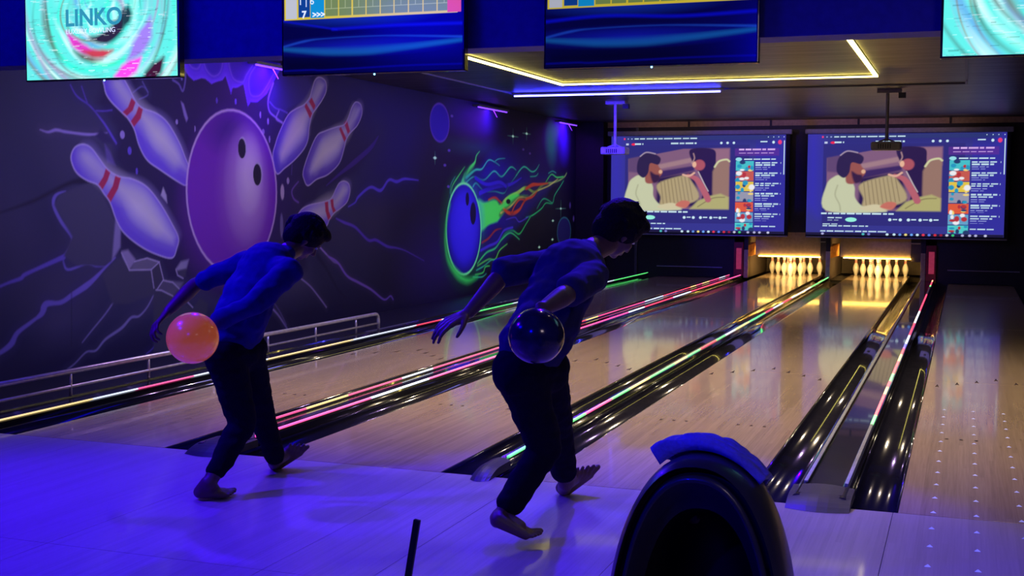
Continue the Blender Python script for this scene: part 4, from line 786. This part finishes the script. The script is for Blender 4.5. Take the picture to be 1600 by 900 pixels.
tag(bmo('towel', towel(), mat('towel_cloth', (.10, .09, .85), .9, sheen=.4, bump=.3, vscale=90), smooth=True), 'folded blue towel draped over the top of the ball return hood', 'towel')
# leaning bar
a = on_plane(652, 812, 1, -3.2); b_ = V((a.x - .02, -3.2, 0.02)); q0 = on_plane(638, 900, 1, -3.2)
dirn = (q0 - a).normalized(); end = a + dirn * ((a.z - .02) / -dirn.z)
bm = bmesh.new(); L = (end - a).length; box(bm, (-.0085, -.006, -L), (.0085, .006, 0), .002)
tb = bmo('thin_bar', bm, mat('bar_black', (.015, .015, .02), .35), loc=a); tb.rotation_mode = 'QUATERNION'; tb.rotation_quaternion = V((0, 0, -1)).rotation_difference(dirn)
tag(tb, 'thin black flat bar rising at a slant from the foreground floor', 'bar')

# ------------------------------------------------------------------ people
def capsule(bm, a, b, ra, rb, side=None, ws=1.0, wo=1.0, n=16, m=5):
    a, b = V(a), V(b); ax = b - a; L = ax.length
    if L < 1e-6: ax = V((0, 0, 1)); L = 1e-6
    d = ax.normalized()
    s = (V(side) - d * V(side).dot(d)).normalized() if side is not None else d.orthogonal().normalized()
    o = d.cross(s); rings = []
    prof = [(-ra * math.cos(PI / 2 * k / m), ra * math.sin(PI / 2 * k / m)) for k in range(m)] + [(0, ra)] + [(L, rb)] + [(L + rb * math.sin(PI / 2 * k / m), rb * math.cos(PI / 2 * k / m)) for k in range(1, m)]
    prof = prof[1:]
    p0_ = bm.verts.new(a - d * ra); p1_ = bm.verts.new(b + d * rb)
    for t_, r in prof: rings.append([bm.verts.new(a + d * t_ + (s * math.cos(2 * PI * k / n) * ws + o * math.sin(2 * PI * k / n) * wo) * r) for k in range(n)])
    for k in range(n): bm.faces.new((p0_, rings[0][(k + 1) % n], rings[0][k])); bm.faces.new((p1_, rings[-1][k], rings[-1][(k + 1) % n]))
    for A, B in zip(rings, rings[1:]):
        for k in range(n): bm.faces.new((A[k], A[(k + 1) % n], B[(k + 1) % n], B[k]))
def ellipsoid(bm, c, axes, radii):
    M = Matrix((axes[0], axes[1], axes[2])).transposed().to_4x4(); M = Matrix.Translation(c) @ M @ Matrix.Diagonal((*radii, 1)); bmesh.ops.create_uvsphere(bm, u_segments=20, v_segments=14, radius=1, matrix=M)
def bake(name, bm, voxel, m, parent, smooth=6, ripple=None):
    me = bpy.data.meshes.new(name); bmesh.ops.recalc_face_normals(bm, faces=bm.faces); bm.to_mesh(me); bm.free()
    tmp = bpy.data.objects.new('tmp', me); COL.objects.link(tmp)
    r = tmp.modifiers.new('r', 'REMESH'); r.mode = 'VOXEL'; r.voxel_size = voxel
    s = tmp.modifiers.new('s', 'SMOOTH'); s.factor = .6; s.iterations = smooth
    dg = bpy.context.evaluated_depsgraph_get(); out = bpy.data.meshes.new_from_object(tmp.evaluated_get(dg)); bpy.data.objects.remove(tmp)
    if ripple:
        amp, fr = ripple; nn = [v.normal.copy() for v in out.vertices]
        for v, n_ in zip(out.vertices, nn):
            p = v.co; q = noise.noise(V((p.x * fr, p.y * fr, p.z * fr * 2.2))) + .5 * noise.noise(V((p.x * fr * 2.3, p.y * fr * 2.3, p.z * fr * 3.5))); v.co = p + n_ * (q * amp)
    out.name = name; o = link(name, out, m, parent); out.shade_smooth(); return o
def hand(bm, wrist, d, pn, ts, curl, s=1.0, spread=.12):
    # d: direction of the fingers, pn: palm normal, ts: side of the thumb
    d = V(d).normalized(); pn = (V(pn) - d * V(pn).dot(d)).normalized(); sd = d.cross(pn)
    if sd.dot(V(ts)) < 0: sd = -sd
    wrist = V(wrist); K = []
    for k in range(4):
        off = (.030 - .0205 * k) * s; kn = wrist + d * ((.092, .095, .09, .08)[k] * s) + sd * off; capsule(bm, wrist + sd * off * .55 + d * .012 * s, kn, .0135 * s, .0115 * s); K.append(kn)
    capsule(bm, wrist - d * .02 * s, wrist + d * .02 * s, .021 * s, .022 * s, sd, 1.25, .85)
    for k in range(4):
        L = [(.042, .026, .021), (.046, .029, .022), (.043, .027, .021), (.033, .021, .018)][k]; fd = (d + sd * (spread * (1.2 - .8 * k))).normalized(); p = K[k]; ang = curl * .6
        for j in range(3):
            dirn = (fd * math.cos(ang) + pn * math.sin(ang)).normalized(); q = p + dirn * L[j] * s; capsule(bm, p, q, (.0095, .0088, .0080)[j] * s, (.0088, .0080, .0070)[j] * s, n=12, m=4); p = q; ang += curl
    p = wrist + sd * .026 * s + d * .02 * s; ang = .25
    for j, (L, r0, r1) in enumerate(((.042, .0135, .0115), (.032, .0112, .0098), (.027, .0098, .008))):
        dirn = (d * math.cos(.75 - .2 * j) + sd * math.sin(.75 - .2 * j) + pn * (.25 + .2 * j * min(1, curl))).normalized(); q = p + dirn * L * s; capsule(bm, p, q, r0 * s, r1 * s, n=12, m=4); p = q
def foot(bm, ankle, heel, ball, toed, up, s=1.0, splay=.8):
    # heel and ball: points on the sole; toed: direction the toes point; up: normal of the sole
    ankle, heel, ball = V(ankle), V(heel), V(ball); f = (ball - heel).normalized(); up = V(up).normalized(); sd = f.cross(up).normalized(); toed = V(toed).normalized()
    hc_ = heel + up * .03 * s + f * .012 * s; capsule(bm, ankle, hc_, .038 * s, .031 * s, sd, .85, 1.0)
    capsule(bm, ankle - up * .0, ball + up * .032 * s - f * .05 * s, .036 * s, .026 * s, sd, 1.0, .9)
    for k in range(5):
        off = (-.036 + .018 * k) * s; bk = ball + sd * off + up * .016 * s - f * abs(k - .5) * .007 * s; capsule(bm, hc_ + sd * off * .4, bk, .026 * s, .0155 * s)
        L = (.045, .040, .035, .031, .026)[k] * s; td = (toed + sd * splay * (k - 1.2) * .22).normalized(); capsule(bm, bk, bk + td * L, (.0125, .0095, .009, .0088, .0085)[k] * s, (.0115, .0085, .008, .0078, .0075)[k] * s, n=10, m=4)
skin = mat('skin', (.13, .075, .06), .5, var=.08, spec=.4); hairm = mat('hair_black', (.006, .005, .007), .8, spec=.15, var=.4, vscale=120, bump=.8)
def head(bm, c, f, u, s=1.0):
    f = V(f).normalized(); u = (V(u) - f * V(u).dot(f)).normalized(); r_ = f.cross(u); ax = (f, r_, u); c = V(c)
    ellipsoid(bm, c + u * .022 * s - f * .008 * s, ax, (.096 * s, .074 * s, .094 * s)); ellipsoid(bm, c + f * .030 * s - u * .035 * s, ax, (.056 * s, .058 * s, .072 * s))
    capsule(bm, c + f * .045 * s - u * .085 * s, c + f * .062 * s - u * .088 * s, .026 * s, .02 * s, r_, 1.1, .8)
    capsule(bm, c + f * .084 * s + u * .008 * s, c + f * .104 * s - u * .028 * s, .009 * s, .0135 * s); ellipsoid(bm, c + f * .094 * s - u * .034 * s, ax, (.012 * s, .017 * s, .009 * s))
    capsule(bm, c + f * .080 * s + u * .026 * s - r_ * .035 * s, c + f * .080 * s + u * .026 * s + r_ * .035 * s, .011 * s, .011 * s)
    for zz, rr in ((-.056, .0075), (-.066, .0085)): capsule(bm, c + f * .078 * s + u * zz * s - r_ * .02 * s, c + f * .078 * s + u * zz * s + r_ * .02 * s, rr * s, rr * s)
    for sg in (-1, 1):
        e = c + r_ * .076 * s * sg - f * .008 * s - u * .006 * s; ellipsoid(bm, e, ax, (.017 * s, .007 * s, .030 * s)); ellipsoid(bm, e - u * .02 * s + f * .002 * s, ax, (.009 * s, .006 * s, .012 * s))
        ellipsoid(bm, c + f * .058 * s + r_ * .04 * s * sg - u * .022 * s, ax, (.024 * s, .02 * s, .024 * s))
    return ax
def eyes(c, f, u, s, parent):
    f = V(f).normalized(); u = (V(u) - f * V(u).dot(f)).normalized(); r_ = f.cross(u)
    for sg in (-1, 1):
        bm = bmesh.new(); ellipsoid(bm, V(c) + f * .078 * s + r_ * .031 * s * sg + u * .008 * s, (f, r_, u), (.010 * s, .013 * s, .007 * s)); bmo('eye', bm, mat('eye_white', (.7, .7, .7), .2), parent, smooth=True)
def hair(c, f, u, s, parent, tufts, voxel=.006, back=1.0, seed=1):
    rs = random.Random(seed); f = V(f).normalized(); u = (V(u) - f * V(u).dot(f)).normalized(); r_ = f.cross(u); ax = (f, r_, u); c = V(c); bm = bmesh.new()
    ellipsoid(bm, c + u * .042 * s - f * .018 * s, ax, (.106 * s, .090 * s, .098 * s)); ellipsoid(bm, c - f * .052 * s - u * .012 * s * back, ax, (.062 * s, .080 * s, .080 * s)); ellipsoid(bm, c + f * .050 * s + u * .088 * s, ax, (.055 * s, .062 * s, .036 * s))
    for k in range(tufts[0]):
        a = rs.uniform(-PI, PI); e = rs.uniform(-.25, 1.35)
        d = (f * math.cos(a) * math.cos(e) * .9 + r_ * math.sin(a) * math.cos(e) + u * math.sin(e)).normalized()
        if d.dot(f) > .55 and d.dot(u) < .45: continue
        p = c + u * .035 * s - f * .015 * s + V(d) * .085 * s; q = p + (d * .35 + f * rs.uniform(-.2, .5) + r_ * rs.uniform(-.4, .4) - u * rs.uniform(0, .5)).normalized() * rs.uniform(.018, .034) * s
        capsule(bm, p, q, .013 * s, .004 * s, n=8, m=3)
    for (p, q, ra, rb) in tufts[1]: capsule(bm, p, q, ra, rb, n=10, m=3)
    o = bake('hair', bm, voxel, hairm, parent, 1); return o

def person(P, label, shirt_m, pants_m, s=1.0, voxel=.0055):
    root = thing('person', (P['pel'].x, P['pel'].y, 0), label, 'person')
    side = (P['shR'] - P['shL']).normalized(); hside = (P['hipR'] - P['hipL']).normalized()
    bm = bmesh.new(); pel, neck = P['pel'], P['neck']
    mid = pel.lerp(neck, .45) + P['arch']; chest = pel.lerp(neck, .78) + P['arch'] * .9
    capsule(bm, pel, mid, .098 * s, .09 * s, hside, 1.25, .85); capsule(bm, mid, chest, .09 * s, .108 * s, side, 1.25, .85)
    capsule(bm, P['shL'], P['shR'], .058 * s, .058 * s); capsule(bm, chest, neck, .11 * s, .06 * s, side, 1.25, .8)
    capsule(bm, neck, P['head'] - P['hu'].normalized() * .05 * s, .056 * s, .052 * s)
    head(bm, P['head'], P['hf'], P['hu'], s)
    for S in 'LR':
        sh, el, wr = P['sh' + S], P['elb' + S], P['wr' + S]; m_ = sh.lerp(el, .4)
        capsule(bm, sh, m_, .052 * s, .046 * s); capsule(bm, m_, el, .046 * s, .037 * s); f1 = el.lerp(wr, .3); capsule(bm, el, f1, .041 * s, .043 * s); capsule(bm, f1, wr, .043 * s, .028 * s)
        hd, pn, ts, cu = P['hand' + S]; hand(bm, wr + V(hd).normalized() * .01, hd, pn, ts, cu, s * 1.08, P.get('spread' + S, .12))
        hp, kn, an = P['hip' + S], P['knee' + S], P['ank' + S]; capsule(bm, hp, kn, .088 * s, .058 * s); c1 = kn.lerp(an, .3); capsule(bm, kn, c1, .056 * s, .057 * s); capsule(bm, c1, an, .057 * s, .036 * s)
        foot(bm, an, *P['foot' + S], s=s * P.get('fs', 1))
    bake('body', bm, voxel, skin, root, 3); root.children[0]['label'] = 'bare skin of head, arms and feet'
    eyes(P['head'], P['hf'], P['hu'], s, root)
    # shirt
    bm = bmesh.new(); off = P['shirt_off']; hem = P['hem']
    q_ = pel.lerp(mid, .5) + off; capsule(bm, hem, q_, .130 * s, .132 * s, hside, 1.32, 1.0); capsule(bm, q_, mid + off, .132 * s, .132 * s, side, 1.3, 1.02); capsule(bm, mid + off, chest + off * .4, .130 * s, .140 * s, side, 1.33, .92)
    capsule(bm, P['shL'], P['shR'], .074 * s, .074 * s); capsule(bm, chest, neck + (neck - chest).normalized() * .0, .122 * s, .066 * s, side, 1.3, .86)
    for S in 'LR':
        sh, el, wr = P['sh' + S], P['elb' + S], P['wr' + S]; k = P['sleeve' + S]
        e = sh.lerp(el, k) if k <= 1 else el; capsule(bm, sh, e, .072 * s, P.get('slr', .060) * s)
        if k > 1: capsule(bm, el, el.lerp(wr, k - 1), .058 * s, .050 * s)
    for (a_, b2, ra, rb) in P.get('extra', []): capsule(bm, a_, b2, ra, rb)
    bake('shirt', bm, .0075, shirt_m, root, 5, (.009, 9))
    # trousers
    bm = bmesh.new(); capsule(bm, P['hipL'], P['hipR'], .120 * s, .120 * s); capsule(bm, pel, pel + (neck - pel).normalized() * .06, .118 * s, .112 * s, hside, 1.3, .95)
    for S in 'LR':
        hp, kn, an = P['hip' + S], P['knee' + S], P['ank' + S]; h = kn.lerp(an, P['pant' + S]); capsule(bm, hp, kn, .108 * s, .076 * s); capsule(bm, kn, h, .074 * s, P.get('cuff', .062) * s)
    bake('trousers', bm, .0075, pants_m, root, 4, (.007, 10))
    return root
blue_shirt = mat('shirt_blue', (.010, .008, .15), .9, spec=.2, vscale=30); navy = mat('trousers_dark', (.006, .006, .012), .95, spec=.1, vscale=40); dark_shirt = mat('shirt_dark', (.022, .020, .085), .9, spec=.2, vscale=30)
fl = lambda px, py: on_plane(px, py, 2, 0)
X_, Y_, Z_ = V((1, 0, 0)), V((0, 1, 0)), V((0, 0, 1))
# left bowler
P = dict(pel=wp(362, 535, 6.1), neck=wp(442, 399, 6.25), head=wp(476, 372, 6.36), hf=(RGT * .66 + FWD * .5 - UPV * .75), hu=(UPV * .75 + RGT * .6), fs=1.2,
         shL=wp(388, 410, 6.38), shR=wp(452, 424, 6.02), elbL=wp(305, 445, 6.40), wrL=wp(263, 486, 6.30), elbR=wp(398, 474, 5.86), wrR=wp(333, 506, 5.80),
         hipL=wp(383, 548, 6.20), hipR=wp(352, 554, 6.04), kneeL=wp(407, 640, 6.40), kneeR=wp(379, 662, 6.12), ankL=wp(431, 718, 6.56), ankR=wp(326, 756, 5.98), arch=UPV * .045 - RGT * .03, shirt_off=-UPV * .01,
         hem=wp(357, 545, 6.1), sleeveL=.8, sleeveR=1.85, pantL=.92, pantR=.76, cuff=.056)
P['handL'] = (wp(243, 508, 6.25) - P['wrL'], RGT * .8 - UPV * .5 + FWD * .4, FWD, .7); 
P['handR'] = (wp(305, 535, 5.86) - P['wrR'], -FWD, UPV, .35)
h0 = fl(309, 781); tR = fl(366, 776); P['footR'] = (h0 + Z_ * .004, h0.lerp(tR, .80) + Z_ * .004, (tR - h0), Z_)
h1 = fl(430, 735); tl = wp(470, 701, 6.66); fdir = (tl - h1).normalized(); P['footL'] = (h1 + Z_ * .004, h1 + fdir * .16, fdir + UPV * .25, (UPV * .5 - RGT * .5 + FWD * .7))
P['handR'] = (wp(305, 535, 5.86) - P['wrR'], -FWD, UPV, .35)
p1 = person(P, 'barefoot person in a loose blue shirt and dark trousers swinging an orange ball, at left', blue_shirt, navy, .93)
hc1 = P['head']; up_ = V(P['hu']).normalized()
hair(hc1, P['hf'], P['hu'], .96, p1, (90, [(wp(500, 352, 6.3), wp(509, 362, 6.3), .016, .006), (wp(490, 345, 6.3), wp(504, 350, 6.3), .02, .008), (wp(455, 350, 6.4), wp(447, 368, 6.4), .03, .02), (wp(460, 345, 6.36), wp(480, 341, 6.36), .035, .03), (wp(452, 375, 6.4), wp(458, 385, 6.4), .03, .02)]), seed=3)
# right bowler
P = dict(pel=wp(826, 560, 5.25), neck=wp(915, 396, 5.44), head=wp(966, 362, 5.56), hf=(RGT * .66 + FWD * .62 - UPV * .62), hu=(UPV * .75 + RGT * .55), fs=1.22,
         shL=wp(858, 412, 5.60), shR=wp(925, 432, 5.26), elbL=wp(789, 425, 5.50), wrL=wp(733, 488, 5.40), elbR=wp(888, 458, 5.00), wrR=wp(846, 484, 4.86),
         hipL=wp(848, 575, 5.36), hipR=wp(812, 580, 5.2), kneeL=wp(870, 665, 5.70), kneeR=wp(852, 700, 5.40), ankL=wp(884, 752, 5.98), ankR=wp(783, 808, 5.28), arch=UPV * .03 - RGT * .02, shirt_off=-UPV * .01 + RGT * .01,
         hem=wp(828, 545, 5.25), sleeveL=.98, sleeveR=.85, pantL=.80, pantR=.80, cuff=.062, slr=.068)
P['handL'] = (wp(698, 506, 5.36) - P['wrL'], -RGT * .1 - UPV + FWD * .3, RGT * .3 - UPV, .34); P['spreadL'] = .1
P['handR'] = (wp(838, 530, 4.86) - P['wrR'], -FWD, RGT, .4)
tt_ = fl(843, 852); hh = wp(767, 822, 5.22); hdir = (tt_ - hh).normalized(); P['footR'] = (hh, hh.lerp(tt_, .78) + Z_ * .008, (V((tt_.x - hh.x, tt_.y - hh.y, 0))), (Z_ - hdir * Z_.dot(hdir)))
h1 = fl(884, 775); tl = wp(925, 735, 6.08); fdir = (tl - h1).normalized(); P['footL'] = (h1 + Z_ * .004, h1 + fdir * .16, fdir + UPV * .25, (UPV * .5 - RGT * .5 + FWD * .7)); 

p2 = person(P, 'barefoot person in dark clothes striding with a dark blue ball, in the centre', dark_shirt, navy, 1.0)
hair(P['head'], P['hf'], P['hu'], 1.08, p2, (80, [(wp(985, 325, 5.5), wp(1003, 328, 5.5), .022, .006), (wp(975, 318, 5.5), wp(998, 318, 5.5), .02, .006), (wp(950, 330, 5.6), wp(980, 322, 5.5), .04, .028), (wp(985, 335, 5.5), wp(1001, 340, 5.5), .018, .005), (wp(945, 345, 5.6), wp(940, 372, 5.6), .035, .03)]), seed=5)

# balls
def ball(c, r, m, lab, holes_dir):
    t = thing('bowling_ball', c, lab, 'bowling ball'); bm = bmesh.new(); bmesh.ops.create_uvsphere(bm, u_segments=48, v_segments=32, radius=r); bmo('ball_shell', bm, m, t, loc=(0, 0, 0), smooth=True)
    d = V(holes_dir).normalized(); a = d.orthogonal().normalized(); b2 = d.cross(a)
    for k in range(3):
        q = (d + a * (.22 if k < 2 else -.2) * 1 + b2 * ((-.12, .12, 0)[k])).normalized(); bm = bmesh.new(); bmesh.ops.create_cone(bm, cap_ends=True, segments=16, radius1=.013, radius2=.013, depth=.004, matrix=Matrix.Translation(q * (r - .0005)) @ q.to_track_quat('Z', 'Y').to_matrix().to_4x4()); bmo('finger_hole', bm, dark_seam, t, loc=(0, 0, 0))
ball(wp(301, 528, 5.66), .118, mat('orange_ball', (.95, .27, .07), .22, coat=.6, var=.12, vscale=30, emit=(1, .17, .03), es=.20), 'glowing orange bowling ball at the left bowler\'s hip', FWD)  # emission put in to keep the orange bright under blue light
ball(wp(838, 525, 4.70), .107, mat('dark_ball', (.012, .012, .05), .16, coat=.35, var=.6, vscale=9), 'dark glossy blue bowling ball at the centre bowler\'s hip', FWD)
